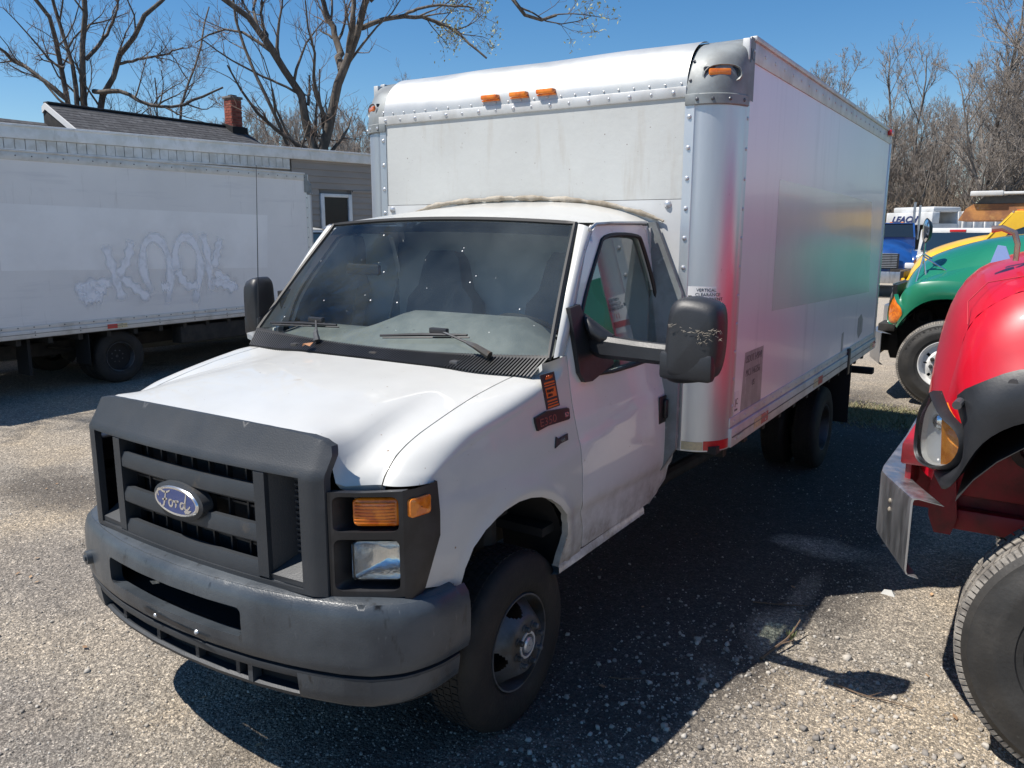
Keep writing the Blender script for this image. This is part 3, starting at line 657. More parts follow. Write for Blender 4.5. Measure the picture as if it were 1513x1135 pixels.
    for x in (-.45, -.17, .08, .30): MB().box((x-.010, ya(x)+.035, .50), (x+.010, ya(x)+.065, .59)).build('valance_post', M['plastic'], top)
    MB().box((.36, ya(.4)+.02, .505), (.385, ya(.4)+.06, .60)).build('valance_post', B, top)
    MB().box((-.60, -.95, .655), (.60, -.84, .672)).build('slot_floor', M['blackmatt'], top)
    MB().box((-.60, -.86, .66), (.60, -.84, .88)).build('slot_back', M['blackmatt'], top)
    for x in (-.11, .14):
        MB().dome((x, ya(x)-.004, .652), (0, -1, 0), .011, .8, 8).build('plate_bolt', M['rivet'], top)
    MB().add([(-.19, ya(.1)-.0075, .668), (-.16, ya(.1)-.0085, .671), (.2, ya(.1)-.008, .648), (.2, ya(.1)-.007, .634), (-.17, ya(.1)-.0065, .650)], [(0, 4, 3, 2, 1)]).build('plate_scuff', M['black'], top, smooth=None)
    g = MB(); c = Vector((-.70, -.945, .725)); g.cyl(c, c+Vector((-.006, -.022, 0)), .030, 16); g.cyl(c+Vector((-.006, -.022, 0)), c+Vector((-.008, -.03, 0)), .014, 10); g.build('tow_plug', B, top)
    MB().prism([(-.235, -.97, .738), (-.16, -.98, .762), (-.155, -.98, .752), (-.21, -.975, .732)], (0, .004, 0)).build('torn_leaf', M['foam'], top)
def door_mirror(root, s):
    r = MB(); DX = 0 if s > 0 else -.24; SX = 1 if s > 0 else .62
    b = Vector((s*.925, .48, 1.60))
    # triangular foot on the door
    foot = [(.395, 1.50), (.43, 1.66), (.50, 1.76), (.56, 1.66), (.60, 1.60), (.70, 1.54), (.60, 1.47), (.47, 1.45)]
    foot = [(.36, 1.79), (.39, 1.50), (.43, 1.455), (.50, 1.45), (.73, 1.50), (.70, 1.60), (.57, 1.64), (.50, 1.70), (.455, 1.80)]
    P = [Vector((s*(side(y, z)+.002), y, z)) for y, z in foot]
    r.prism(P, (s*.022, 0, 0))
    arm = [(s*.95, .53, 1.63), (s*1.02, .51, 1.615), (s*1.16, .49, 1.612), (s*1.36, .475, 1.612)]
    o = r.build('mirror_foot', M['flare'], root)
    a = MB()
    G = []
    for x, y, z, h, d in ((.945, .56, 1.645, .062, .05), (.985, .53, 1.625, .060, .045), (1.03, .51, 1.612, .052, .038), (1.20, .49, 1.608, .046, .032), (1.36, .475, 1.606, .044, .030)):
        if x > 1.04: x += DX*(x-1.04)/.32
        G.append([Vector((s*x, y+dy*d, z+dz*h)) for dy, dz in ((-1, .55), (-.6, .95), (.6, .95), (1, .6), (1, -.6), (.6, -1), (-.6, -1), (-1, -.6))])
    a.grid(G, closed=True); a.add(G[0], [tuple(range(8))]); a.add(G[-1], [tuple(range(8))]); a.build('mirror_arm', M['flare'], o, smooth=30)
    c = MB(); G = []
    for x, y, z, h, d in ((.925, .50, 1.74, .02, .015), (.955, .49, 1.715, .035, .03), (.985, .50, 1.68, .045, .045), (1.03, .51, 1.655, .035, .05), (1.07, .52, 1.645, .02, .035)):
        G.append([Vector((s*x, y+math.cos(k*math.pi/4)*d, z+math.sin(k*math.pi/4)*h)) for k in range(8)])
    c.grid(G, closed=True); c.add(G[-1], [tuple(range(8))]); c.add(G[0], [tuple(range(8))]); c.build('pivot_cover', M['flare'], o, smooth=60)
    # head
    h = MB(); out = [(1.345, 1.535), (1.36, 1.80), (1.385, 1.845), (1.44, 1.858), (1.545, 1.842), (1.578, 1.81), (1.582, 1.66), (1.568, 1.555), (1.54, 1.512), (1.42, 1.488), (1.36, 1.498)]
    if True:
        P = roundpoly(out, 1); P = roundpoly(P, 1); cx, cz = 1.475, 1.675; R = []
        for q, d in ((.93, .085), (1.0, .07), (1.0, .015), (.975, -.018), (.93, -.036), (.84, -.046), (.80, -.052), (.70, -.056), (.05, -.066), (.001, -.066)):
            R.append([Vector((s*(cx+(lerp(cx, p.x, q)-cx)*SX+DX), .455+d+.06*(lerp(cx, p.x, q)-cx), lerp(cz, p.y, q))) for p in P])
        h.grid(R, closed=True); hd = h.build('mirror_head', M['flare'], o, smooth=50)
        MB().add([Vector((s*(cx+(lerp(cx, p.x, .9)-cx)*SX+DX), .455+.078+.06*(lerp(cx, p.x, .9)-cx), lerp(cz, p.y, .9))) for p in P], [tuple(range(len(P)))]).build('mirror_glass', M['mirror'], hd, smooth=None)
        # raised band where the arm enters the head, and the scraped patch
        MB().box((s*(1.475-.14*SX+DX), .398, 1.512), (s*(1.475+.091*SX+DX), .46, 1.632), c=.02).build('head_band', M['flare'], hd)
        if s > 0:
            sc = MB()
            for i in range(60):
                if i < 36: x = 1.50+RNG.uniform(0, .09); z = 1.70+RNG.uniform(-.028, .035)+.0
                else: x = RNG.uniform(1.37, 1.58); z = 1.735-.12*(x-1.37)*.6+RNG.uniform(-.012, .012)
                L_ = RNG.uniform(.006, .018); an = RNG.uniform(-.4, .4) if i >= 36 else RNG.uniform(-1.4, 1.4); ty = .455-.071+.06*(x-cx)-.0
                ty += .03*sstep(1.53, 1.60, x)
                sc.tube([(x, ty, z), (x+L_*math.cos(an), ty+.002, z+L_*math.sin(an))], [.0010, .0004], 3)
            sc.build('scraped_plastic', M['foam'], hd, kind='stuff')
# ================================================================ WHEELS
def tyre_prof(R, W, rr):
    """(x, r) closed-ish profile; x=0 is the outer sidewall plane, negative inward"""
    return [(-.02, rr-.002), (.0, rr+.012), (.008, rr+(R-rr)*.35), (.004, rr+(R-rr)*.62), (-.008, rr+(R-rr)*.85), (-.022, R-.008), (-.040, R), (-W*.5, R+.003), (-W+.040, R), (-W+.022, R-.008), (-W+.006, rr+(R-rr)*.8), (-W-.004, rr+(R-rr)*.5), (-W, rr+.01), (-W+.02, rr)]
def small_wheel(name, root, loc, s, steer=0, dual=False, R=.372):
    e = bpy.data.objects.new(name, None); link(e, root); e.location = loc; e.rotation_euler = (0, 0, steer+(math.pi if s < 0 else 0)); e.empty_display_size = .1
    t = MB().lathe(tyre_prof(R, .215, .212), 72); ty = t.build('tyre', M['tyre'], e, smooth=50)
    tr = MB()
    for i in range(4):
        for k in range(72):
            a = 2*math.pi*(k+.5*(i % 2))/72; x = -.052-i*.037; 
            V = [];
            for dx, da, dr in ((0, 0, 0), (.028, .0, 0), (.028, .062, 0), (0, .062, 0), (0, 0, .008), (.028, .0, .008), (.028, .062, .008), (0, .062, .008)):
                V.append((x-dx+0, (R-.002+dr)*math.cos(a+da), (R-.002+dr)*math.sin(a+da)))
            tr.add(V, [(4, 5, 6, 7), (0, 1, 5, 4), (1, 2, 6, 5), (2, 3, 7, 6), (3, 0, 4, 7)])
    tr.build('tread_blocks', M['tyre'], ty, kind='stuff', smooth=None)
    n = 64 if dual else 120
    if dual: prof = [(.0-.02, .213), (-.004, .210), (-.006, .204), (-.03, .198), (-.07, .196), (-.10, .192), (-.112, .175), (-.118, .15), (-.122, .13), (-.124, .10), (-.124, .03)]
    else: prof = [(.0-.02, .213), (-.002, .211), (-.003, .204), (-.03, .198), (-.055, .196), (-.066, .192), (-.060, .187), (-.051, .181), (-.042, .174), (-.032, .167), (-.022, .160), (-.011, .152), (.000, .145), (.010, .138), (.018, .132), (.027, .124), (.031, .115), (.032, .045)]
    seg = {} if dual else {5: 1, 6: 3, 7: 4, 8: 5, 9: 5, 10: 5, 11: 4, 12: 3, 13: 1}
    def skip(i, k):
        if dual: return False
        if i not in seg: return False
        return abs((k+12) % 30-15) <= seg[i]
    rim = MB().lathe(prof, n, skip=skip); ro = rim.build('rim', M['steel'], e, smooth=35, fix=False)
    MB().lathe([(-.09, .20), (-.10, .02)], 32).build('brake_drum', M['blackmatt'], e, smooth=40)
    hub = MB(); x0 = prof[-1][0]
    hub.lathe([(x0-.03, .046), (x0-.004, .060), (x0+.004, .058), (x0+.004, .048), (x0-.02, .046)], 32)
    hub.build('hub_ring', M['rail'], ro, smooth=40)
    hb = MB().lathe([(x0-.05, .036), (x0+.006, .034), (x0+.012, .026), (x0+.012, .003)], 24); hb.build('hub_cap', M['rivet'] if not dual else M['steel'], ro, smooth=35)
    for k in range(8):
        a = 2*math.pi*(k+.35)/8; lg = MB(); c = Vector((x0, .086*math.cos(a), .086*math.sin(a))); lg.tube([c, c+Vector((.006, 0, 0)), c+Vector((.007, 0, 0)), c+Vector((.026, 0, 0)), c+Vector((.03, 0, 0))], [.019, .018, .0125, .012, .008], 8); lg.build('lug_nut', M['steel'], ro, smooth=30)
    return e
def big_wheel(root, loc, s, white=False, R=.53, written=None):
    e = bpy.data.objects.new('wheel', None); link(e, root); e.location = loc; e.rotation_euler = (0, 0, math.pi if s < 0 else 0); e.empty_display_size = .1
    rr = .292; W = .29
    prof = [(-.03, rr-.004), (.002, rr+.006), (.010, rr+.03), (.008, rr+.032), (.014, rr+.036), (.020, rr+.09), (.022, rr+.12), (.018, rr+.125), (.017, rr+.16), (.013, rr+.165), (.011, rr+.195), (.004, rr+.20), (-.004, R-.020), (-.012, R-.016), (-.016, R-.010), (-.030, R-.002), (-.05, R), (-W*.5, R+.004), (-W+.04, R), (-W+.02, R-.02), (-W, rr+.12), (-W+.02, rr)]
    ty = MB().lathe(prof, 120).build('tyre', M['tyredry'], e, smooth=45)
    tr = MB()
    nb = 90
    for row, (x, wd) in enumerate(((-.022, .045), (-.085, .045), (-.145, .045), (-.205, .05))):
        for k in range(nb):
            a = 2*math.pi*(k+.5*(row % 2))/nb; da = 2*math.pi/nb*.80; r1 = R+.011-(.0 if row else .003); sk = .016 if row % 2 else -.012
            V = [(x-dx, r_*math.cos(a+d_+dx*sk*30), r_*math.sin(a+d_+dx*sk*30)) for r_ in (R-.012, r1) for dx, d_ in ((0, 0), (wd, 0), (wd, da), (0, da))]
            tr.add(V, [(4, 5, 6, 7), (0, 1, 5, 4), (1, 2, 6, 5), (2, 3, 7, 6), (3, 0, 4, 7)])
    for k in range(120):      # shoulder lugs
        a = 2*math.pi*k/120; da = 2*math.pi/120*.72
        V = [(x, r_*math.cos(a+d_), r_*math.sin(a+d_)) for x, r_ in ((-.012, R-.014), (-.006, R-.024), (-.030, R+.004)) for d_ in (0, da)]
        V = [(.001, (R-.034)*math.cos(a), (R-.034)*math.sin(a)), (.001, (R-.034)*math.cos(a+da), (R-.034)*math.sin(a+da)), (-.018, (R+.006)*math.cos(a+da), (R+.006)*math.sin(a+da)), (-.018, (R+.006)*math.cos(a), (R+.006)*math.sin(a)), (-.035, (R-.005)*math.cos(a), (R-.005)*math.sin(a)), (-.035, (R-.005)*math.cos(a+da), (R-.005)*math.sin(a+da)), (-.01, (R-.04)*math.cos(a), (R-.04)*math.sin(a)), (-.01, (R-.04)*math.cos(a+da), (R-.04)*math.sin(a+da))]
        tr.add(V, [(0, 1, 2, 3), (3, 2, 5, 4), (0, 3, 4, 6), (1, 7, 5, 2)])
    tr.build('tread_blocks', M['tread'], ty, kind='stuff', smooth=None)
    m = M['rimwhite'] if white else M['steel']; n = 80
    prof = [(-.03, rr-.002), (-.001, rr), (.002, rr-.006), (-.002, rr-.016), (-.03, rr-.024), (-.055, rr-.036), (-.075, rr-.05), (-.070, rr-.062), (-.060, rr-.080), (-.035, rr-.105), (-.010, rr-.118), (.0, rr-.13), (.002, .10), (.002, .06)]
    sk = lambda i, k: i in (7, 8) and abs((k+4) % 8-4) <= 1 and (k//8) % 2 == 0
    ro = MB().lathe(prof, n, skip=sk).build('rim', m, e, smooth=35, fix=False)
    MB().lathe([(-.10, rr-.03), (-.12, .03)], 32).build('brake_drum', M['blackmatt'], e)
    MB().lathe([(-.02, .085), (.05, .083), (.058, .07), (.06, .003)], 32).build('hub_cap', M['redframe'] if not white else M['steel'], ro, smooth=35)
    for k in range(10):
        a = 2*math.pi*(k+.3)/10; c = Vector((.002, .143*math.cos(a), .143*math.sin(a))); MB().tube([c, c+Vector((.012, 0, 0)), c+Vector((.013, 0, 0)), c+Vector((.034, 0, 0))], [.026, .025, .018, .016], 8).build('lug_nut', M['redframe' if not white else 'steel'], ro, smooth=30)
    if written:   # raised moulded letters round the sidewall
        mb = MB()
        for word, a0, r in written:
            for i, ch in enumerate(word):
                a = a0-i*.155
                o = text(ch, .075, Matrix.Identity(4), M['tyredry'], None, 'x', extrude=.0012, align='CENTER'); 
                c = Vector((.016, r*math.cos(a), r*math.sin(a))); up = Vector((0, math.cos(a), math.sin(a))); rt = Vector((0, -math.sin(a), math.cos(a)))*-1
                Mx = Matrix(((1, 0, 0, 0),)*4); rt = Vector((0, math.sin(a), -math.cos(a)))
                nrm = rt.cross(up); Mx = Matrix(((rt.x, up.x, nrm.x, c.x), (rt.y, up.y, nrm.y, c.y), (rt.z, up.z, nrm.z, c.z), (0, 0, 0, 1)))
                me = o.data; me.transform(Mx); mb.add([v.co.copy() for v in me.vertices], [tuple(p.vertices) for p in me.polygons]); bpy.data.objects.remove(o)
        mb.build('moulded_lettering', M['tyredry'], ty, smooth=None, kind='stuff')
    return e
# ================================================================ CARGO BOX
def build_box(root, yr, zb=.93, zt=3.09, main=True):
    B, r, yf = 1.2755, .2, 1.40; zs = zt-.29; ye = yf+r; E_ = M
    # front panels (upper, lower)
    MB().box((-B+r+.01, yf, zs-.51), (B-r-.01, yf+.03, zs+.01)).build('front_panel', E_['boxwhite'], root)
    MB().box((-B+r+.01, yf-.003, zb), (B-r-.01, yf+.03, zs-.513)).build('front_panel', E_['boxlow'], root)
    rv = MB()
    for s in (1, -1):
        c = Vector((s*(B-r), ye, 0)); G = []
        for z in np.linspace(zb, zs+.005, 14):
            row = [Vector((s*(B-r-.055), yf-.004, z)), Vector((s*(B-r-.004), yf-.005, z))]
            for k in range(13):
                a = math.pi/2*k/12; row.append(c+Vector((s*r*math.sin(a), -r*math.cos(a), z)))
            row += [Vector((s*(B+.001), ye+.002, z)), Vector((s*(B+.002), ye+.05, z))]; G.append(row)
        cp = MB().grid(G).build('corner_post', E_['alu'], root, smooth=50)
        for k in range(12):
            z = lerp(zb+.08, zs-.1, k/11); rv.dome((s*(B-r-.030), yf-.005, z), (0, -1, 0), .013, .7); rv.dome((s*(B+.002), ye+.025, z), (s, 0, 0), .010, .7)
        # corner casting
        G = []
        for j in range(15):
            ph = math.pi/2*j/14; d = .30*(1-math.cos(ph)); z = zs-.01+.31*math.sin(ph); row = [Vector((s*(B-r-.05), yf-.008+d, z))]
            for k in range(13):
                a = math.pi/2*k/12; row.append(Vector((s*(B-r+(r+.008)*math.sin(a)), min(ye+.06, ye-(r+.008)*math.cos(a)+d*math.cos(a)**.7 if k < 12 else ye), z)))
            row.append(Vector((s*(B+.008), ye+.08+.0*d, z))); G.append(row)
        ca = MB().grid(G)
        if s < 0 and main: ca.F = [f for f in ca.F if not (any(abs(ca.V[i].x+1.275) < .05 and 2.99 < ca.V[i].z < 3.10 and (i*7) % 5 != 1 for i in f))]
        co = ca.build('corner_casting', E_['capgrey'], root, smooth=60)
        MB().box((s*(B-r-.055), yf-.012, zs-.045), (s*(B-r+.02), yf-.002, zs+.012), c=.004).build('casting_flange', E_['capgrey'], co)
        G = []
        for z in (zs-.045, zs-.04, zs+.006, zs+.012):
            o_ = .014 if zs-.045 < z < zs+.012 else .006
            G.append([c+Vector((s*(r+o_)*math.sin(a), -(r+o_)*math.cos(a), z)) for a in np.linspace(0, math.pi/2, 13)])
        MB().grid(G).build('casting_skirt', E_['capgrey'], co, smooth=50)
        if s < 0: MB().box((-B+.03, ye, zs+.05), (-B+.05, ye+.3, zt-.02)).build('casting_back', E_['blackmatt'], co)
        rd = MB()
        for a in (.05, .42, .85, 1.3): rd.dome(c+Vector((s*(r+.014)*math.sin(a), -(r+.014)*math.cos(a), zs-.018)), (s*math.sin(a), -math.cos(a), 0), .010, .7)
        for z in (.08, .18): rd.dome((s*(B-r-.035), yf-.008+.30*(1-math.cos(math.asin(z/.31))), zs+z), (0, -1, .5), .008, .7)
        rd.build('casting_rivets', E_['rivetdark'] if s > 0 else E_['rivet'], co, kind='stuff')
        # recess and lamp
        a = .55; nrm = Vector((s*math.sin(a), -math.cos(a), 0)); tn = Vector((s*math.cos(a), math.sin(a), 0)); p = c+nrm*(r-.03)+Vector((0, .0, zs+.115))+Vector((0, .028, 0))
        Mx = Matrix(((tn.x, nrm.x, 0, p.x), (tn.y, nrm.y, 0, p.y), (0, 0, 1, p.z), (0, 0, 0, 1)))
        hz = MB(); P = roundpoly([(-.095, -.05), (.105, -.05), (.10, .035), (-.07, .035)], 2)
        hz.grid([[Mx @ Vector((q.x*1.12, .020, q.y*1.2)) for q in P], [Mx @ Vector((q.x*1.02, .038, q.y*1.05)) for q in P], [Mx @ Vector((q.x*.96, .030, q.y*.92)) for q in P]], closed=True)
        hz.build('lamp_housing', E_['capgrey'], co, smooth=60)
        MB().box((-.085, .0, -.042), (.09, .03, .028), M_=Mx, c=.006).build('lamp_recess', E_['black'], co)
        lm = MB().box((-.062, .022, -.018), (.05, .048, .016), M_=Mx, c=.008).build('marker_lamp', E_['amber'], co)
    # seam rail and roof cap
    MB().box((-B+r+.0, yf-.010, zs-.002), (B-r-.05, yf+.02, zs+.052), c=.003).build('front_top_rail', E_['rail'], root)
    for k in range(17): rv.dome((lerp(-B+r+.06, B-r-.12, k/16), yf-.010, zs+.024), (0, -1, 0), .012 if k % 2 == 0 else .008, .7)
    for k in range(24): rv.dome((lerp(-B+r+.03, B-r-.08, k/23), yf-.004, zs+.067), (0, -1, .1), .006, .7)
    G = []
    for i in range(25):
        x = lerp(-B+r+.04, B-r-.05, i/24); G.append([Vector((x, yf-.002+.30*(1-math.cos(t)), zs+.045+(.275)*math.sin(t)+.0025*math.sin(x*7+t*3))) for t in np.linspace(0, math.pi/2, 22)])
    MB().grid(G).build('roof_cap', E_['cap'], root, smooth=70)
    MB().box((-B+.01, yf+.29, zt-.0), (B-.01, yr, zt+.022)).build('roof', E_['cap'], root)
    for x in ((-.19, .01, .192) if main else ()):
        lm = MB().box((x-.056, yf-.036, zs+.085), (x+.056, yf+.02, zs+.113), c=.009).build('marker_lamp', E_['amber'], root)
        MB().box((x-.062, yf-.012, zs+.078), (x+.062, yf+.012, zs+.086), c=.003).build('lamp_base', E_['amber'], lm)
        G = [[Vector((x-.078, yf-.040, zs+.083)), Vector((x+.078, yf-.040, zs+.083))], [Vector((x-.055, yf-.006, zs+.03)), Vector((x+.055, yf-.006, zs+.03))]]
    # side walls
    for s in (1, -1):
        MB().box((s*(B-.03), ye+.045, zb+.10), (s*B, yr-.06, zt-.10)).build('side_panel', E_['boxside'] if main else E_['sidewhite'], root)
        x0, x1 = s*(B-.03), s*(B+.010)
        MB().box((x0, ye-.02, zt-.105), (s*(B+.007), yr, zt-.0), c=.003).build('top_rail', E_['rail'], root)
        MB().box((s*(B-.02), ye+.06, zt-.004), (s*(B+.020), yr+.02, zt+.024), c=.006).build('roof_lip', E_['rail'], root)
        MB().box((x0, ye-.01, zb+.115), (s*(B+.006), yr, zb+.17), c=.002).build('rivet_strip', E_['rail'], root)
        br = MB().box((x0, ye-.01, zb+.004), (s*(B+.018), yr, zb+.112), c=.004).build('bottom_rail', E_['rail'], root)
        MB().box((s*(B+.0185), ye+.0, zb+.058), (s*(B+.022), yr, zb+.064)).build('rail_groove', E_['rivetdark'], br)
        MB().box((s*(B-.03), yr-.07, zb), (s*(B+.010), yr, zt-.1), c=.005).build('rear_post', E_['alu'], root)
        n = int((yr-ye)/.19)
        for k in range(n):
            y = lerp(ye+.06, yr-.1, k/(n-1)); rv.dome((s*(B+.007), y, zt-.05), (s, 0, 0), .010, .7, 6); rv.dome((s*(B+.006), y, zb+.143), (s, 0, 0), .010, .7, 6)
            if k % 3 == 0:
                for dz in (.04, .08): rv.dome((s*(B+.018), y, zb+dz), (s, 0, 0), .009, .7, 6)
        for k in range(14): rv.dome((s*(B+.010), yr-.03, lerp(zb+.2, zt-.2, k/13)), (s, 0, 0), .009, .7, 6)
        # conspicuity tape on the rail
        for y in ((2.02, 3.56, 6.0) if main else (5.1,) if s < 0 else ()):
            MB().box((s*(B+.018), y, zb+.025), (s*(B+.0215), y+.14, zb+.085)).build('reflector_tape', E_['yellowref'], br)
            MB().box((s*(B+.018), y+.145, zb+.025), (s*(B+.0215), y+.29, zb+.085)).build('reflector_tape', E_['red'], br)
    rv.build('box_rivets', E_['rivet'] if main else E_['rivetdark'], root, kind='stuff', fix=False)
    MB().box((-B+.02, yr-.03, zb), (B-.02, yr, zt)).build('rear_door', E_['boxwhite'], root)
    MB().box((-B+.02, yf+.05, zb-.01), (B-.02, yr-.02, zb+.03)).build('box_floor', E_['under'], root)
    for k in range(int((yr-yf)/.4)): MB().box((-B+.06, yf+.3+k*.4, zb-.09), (B-.06, yf+.36+k*.4, zb-.005)).build('cross_member', E_['under'], root)
    # chassis
    for x in (-.43, .43): MB().box((x-.035, -.3 if main else -.3, zb-.36), (x+.035, yr-.1, zb-.17)).build('frame_rail', E_['under'], root)
    MB().box((-1.05, yr-.1, zb-.25), (1.05, yr-.02, zb-.13), c=.01).build('rear_crossbar', E_['under'], root)
    yw = 4.80 if main else 5.15
    ax = MB().cyl((-.85, yw, .372), (.85, yw, .372), .06, 12); ax.dome((0, yw-.16, .372), (0, -1, 0), .17, .5, 12); ax.dome((0, yw+.1, .372), (0, 1, 0), .17, .8, 12); ax.build('rear_axle', E_['under'], root)
    MB().cyl((0, .8, .5), (0, yw-.1, .38), .045, 10).build('drive_shaft', E_['under'], root)
    MB().box((-.38, 2.1, .42), (.36, 3.5, .68), c=.05).build('fuel_tank', E_['under'], root)
    MB().tube([(.60, .6, .42), (.6, 2.4, .45), (.68, 3.6, .45), (.68, 4.1, .52)], .05, 10).build('exhaust_pipe', E_['under'], root)
    for s in (1, -1):
        sp = MB()
        for k in range(4): sp.tube([(s*.55, yw-.68, .55-.0*k), (s*.55, yw, .40-k*.014), (s*.55, yw+.68, .55)], .022, 4)
        sp.build('leaf_spring', E_['under'], root)
        fl = MB().box((s*.90, yw+.49, .33), (s*1.258, yw+.502, zb-.02), c=.004).build('mud_flap', E_['blackmatt'], root)
        small_wheel('rear_wheel', root, (s*1.155, yw, .372), s, dual=True); small_wheel('rear_wheel', root, (s*.88, yw, .372), s, dual=True)
def bend_post(me, x0, z0, off=.0015):
    B, r, ye = 1.2755, .2, 1.60; c = (B-r, ye)
    for v in me.vertices:
        s = v.co.x+x0; a = s/r; R = r+off+v.co.z; v.co = Vector((c[0]+R*math.sin(a), c[1]-R*math.cos(a), z0+v.co.y)) if a > 0 else Vector((c[0]+s, c[1]-R, z0+v.co.y))
def post_patch(name, s0, s1, z0, z1, m, par, off=.001):
    B, r, ye = 1.2755, .2, 1.60; G = []
    for i in range(13):
        s = lerp(s0, s1, i/12); a = s/r; R = r+off; x, y = (B-r+R*math.sin(a), ye-R*math.cos(a)) if a > 0 else (B-r+s, ye-R); G.append([Vector((x, y, z0)), Vector((x, y, z1))])
    return MB().grid(G).build(name, m, par, smooth=60)
# ---------------------------------------------------------------- the truck in front
T = thing('box_truck', 'large white box truck with dark grey grille and tall cargo box, centre of the yard', 'box truck')
build_cab(T); build_box(T, 6.34)
for s in (1, -1): small_wheel('front_wheel', T, (s*.928, -.02, .383), s, steer=.0, R=.386)
MB().box((-.8, -.09, .25), (.8, .09, .40), c=.04).build('front_axle', M['under'], T)
for s in (1, -1): MB().tube([(s*.5, -.1, .33), (s*.72, .0, .40), (s*.70, .05, .95)], [.05, .06, .045], 8).build('suspension_strut', M['under'], T)
# writing and badges
bx = lambda y, z, o=0: side(y, z)+o
def spatch(name, pts, m, par, o=.003, t=.004):
    P = [Vector((bx(y, z, o), y, z)) for y, z in pts]; return MB().prism(P, (t, 0, 0)).build(name, m, par, smooth=None)
pm = spatch('permit_sticker', [(.085, 1.535), (.200, 1.535), (.226, 1.385), (.116, 1.385)], M['ink'], T, o=.001, t=.0015)
X0 = lambda y, z: bx(y, z, .0035)
for i, (a, b, h) in enumerate(((1.520, 1.511, .05), (1.500, 1.492, .085), (1.487, 1.482, .085), (1.422, 1.415, .08), (1.408, 1.403, .08), (1.397, 1.390, .09))):
    yc = lerp(.145, .172, (1.535-a)/.15); G = [Vector((X0(y, z), y, z)) for y, z in ((yc-h/2, a), (yc+h/2, a), (yc+h/2, b), (yc-h/2, b))]; MB().add(G, [(0, 3, 2, 1)]).build('sticker_line', M['orangeink'], pm, smooth=None)
yc = .158; MB().add([Vector((X0(y, z), y, z)) for y, z in ((yc-.042, 1.475), (yc+.040, 1.475), (yc+.047, 1.432), (yc-.035, 1.432))], [(0, 3, 2, 1)]).build('sticker_block', M['orangeink'], pm, smooth=None)
mk = lambda y, z, tilt=0: frame((bx(y, z, .0045), y, z), (0, 1, tilt), (side(y, z+.02)-side(y, z)+.0001, -tilt, 1) if False else (0, -tilt, 1))
text('OPEN', .020, mk(.127, 1.513), M['orangeink'], pm); text('PERMIT', .018, mk(.124, 1.455), M['ink'], pm, extrude=.001); text('AREA', .016, mk(.130, 1.437), M['ink'], pm, extrude=.001)
bd = spatch('model_badge', [(.012, 1.352), (.012, 1.372), (.10, 1.383), (.28, 1.366), (.290, 1.36), (.288, 1.322), (.278, 1.316), (.10, 1.322), (.022, 1.316)], M['black'], T, o=.001, t=.010)
xb = .013
text('E350', .048, frame((bx(.03, 1.34, xb), .036, 1.328), (0, 1, 0), (-.10, 0, 1)), M['badgered'], bd, sx=1.45); text('SD', .028, frame((bx(.25, 1.34, xb), .243, 1.332), (0, 1, 0), (-.1, 0, 1)), M['silver'], bd)
e = spatch('engine_badge', [(.150, 1.215), (.165, 1.262), (.180, 1.250), (.262, 1.256), (.262, 1.228), (.195, 1.226)], M['ink'], T, o=.002, t=.005); text('V10', .022, frame((bx(.2, 1.24, .0085), .197, 1.231), (0, 1, 0), (-.04, 0, 1)), M['silver'], e)
# box decals
B_ = 1.2755
patch = MB().add([(B_+.0006, 2.321, 2.43), (B_+.0006, 5.534, 2.40), (B_+.0006, 5.79, 1.55), (B_+.0006, 2.322, 1.64)], [(0, 1, 2, 3)]).build('clean_patch', M['boxpatch'], T, smooth=None)
dc = MB().add([(B_+.0007, 1.82, 1.44), (B_+.0007, 2.19, 1.44), (B_+.0007, 2.19, 1.10), (B_+.0007, 1.78, 1.10)], [(0, 1, 2, 3)]).build('permit_decal', M['decal'], T, smooth=None)
sf = lambda y, z: frame((B_+.0015, y, z), (0, 1, 0), (0, 0, 1))
text('USDOT 549849', .062, sf(1.835, 1.375), M['greyink'], dc, sx=.80, extrude=.0004); text('MC1146356', .060, sf(1.85, 1.295), M['greyink'], dc, sx=.95, extrude=.0004); text('US', .05, sf(1.98, 1.225), M['greyink'], dc, extrude=.0004)
MB().prism([(B_+.0005, 5.32, 1.33), (B_+.0005, 5.47, 1.36), (B_+.0005, 5.58, 1.30), (B_+.0005, 5.58, 1.18), (B_+.0005, 5.40, 1.13), (B_+.0005, 5.32, 1.20)], (.0006, 0, 0)).build('side_patch', M['decal'], T, smooth=None)
MB().prism([(B_+.0005, 4.60, 1.26), (B_+.0005, 4.68, 1.27), (B_+.0005, 4.68, 1.08), (B_+.0005, 4.60, 1.08)], (.0006, 0, 0)).build('side_patch', M['decal'], T, smooth=None)
lb = MB().box((B_+.001, 1.665, 1.045+.06), (B_+.002, 1.735, 1.235)).build('maker_label', M['whiteref'], T, smooth=None); text('JC', .05, frame((B_+.003, 1.675, 1.16), (0, 1, 0), (0, 0, 1)), M['ink'], lb, extrude=.0004); text('BODIES', .016, frame((B_+.003, 1.668, 1.125), (0, 1, 0), (0, 0, 1)), M['ink'], lb, extrude=.0004)
text('JC', .075, frame((B_+.0095, 1.60, 2.99), (0, 1, 0), (0, 0, 1)), M['rivetdark'], T, name='casting_mark', extrude=.001)
cl = post_patch('clearance_sticker', -.005, .150, 1.62, 1.835, M['whiteref'], T)
for st, sz, x0, z0, mm in (('VERTICAL', .024, .045, 1.808, 'ink'), ('CLEARANCE', .024, .040, 1.784, 'ink'), ('REQUIREMENT', .024, .030, 1.760, 'ink'), ("11'", .045, .062, 1.705, 'redink')):
    o = text(st, sz, Matrix.Identity(4), M[mm], cl, extrude=.0003); bend_post(o.data, x0, z0, .0016)
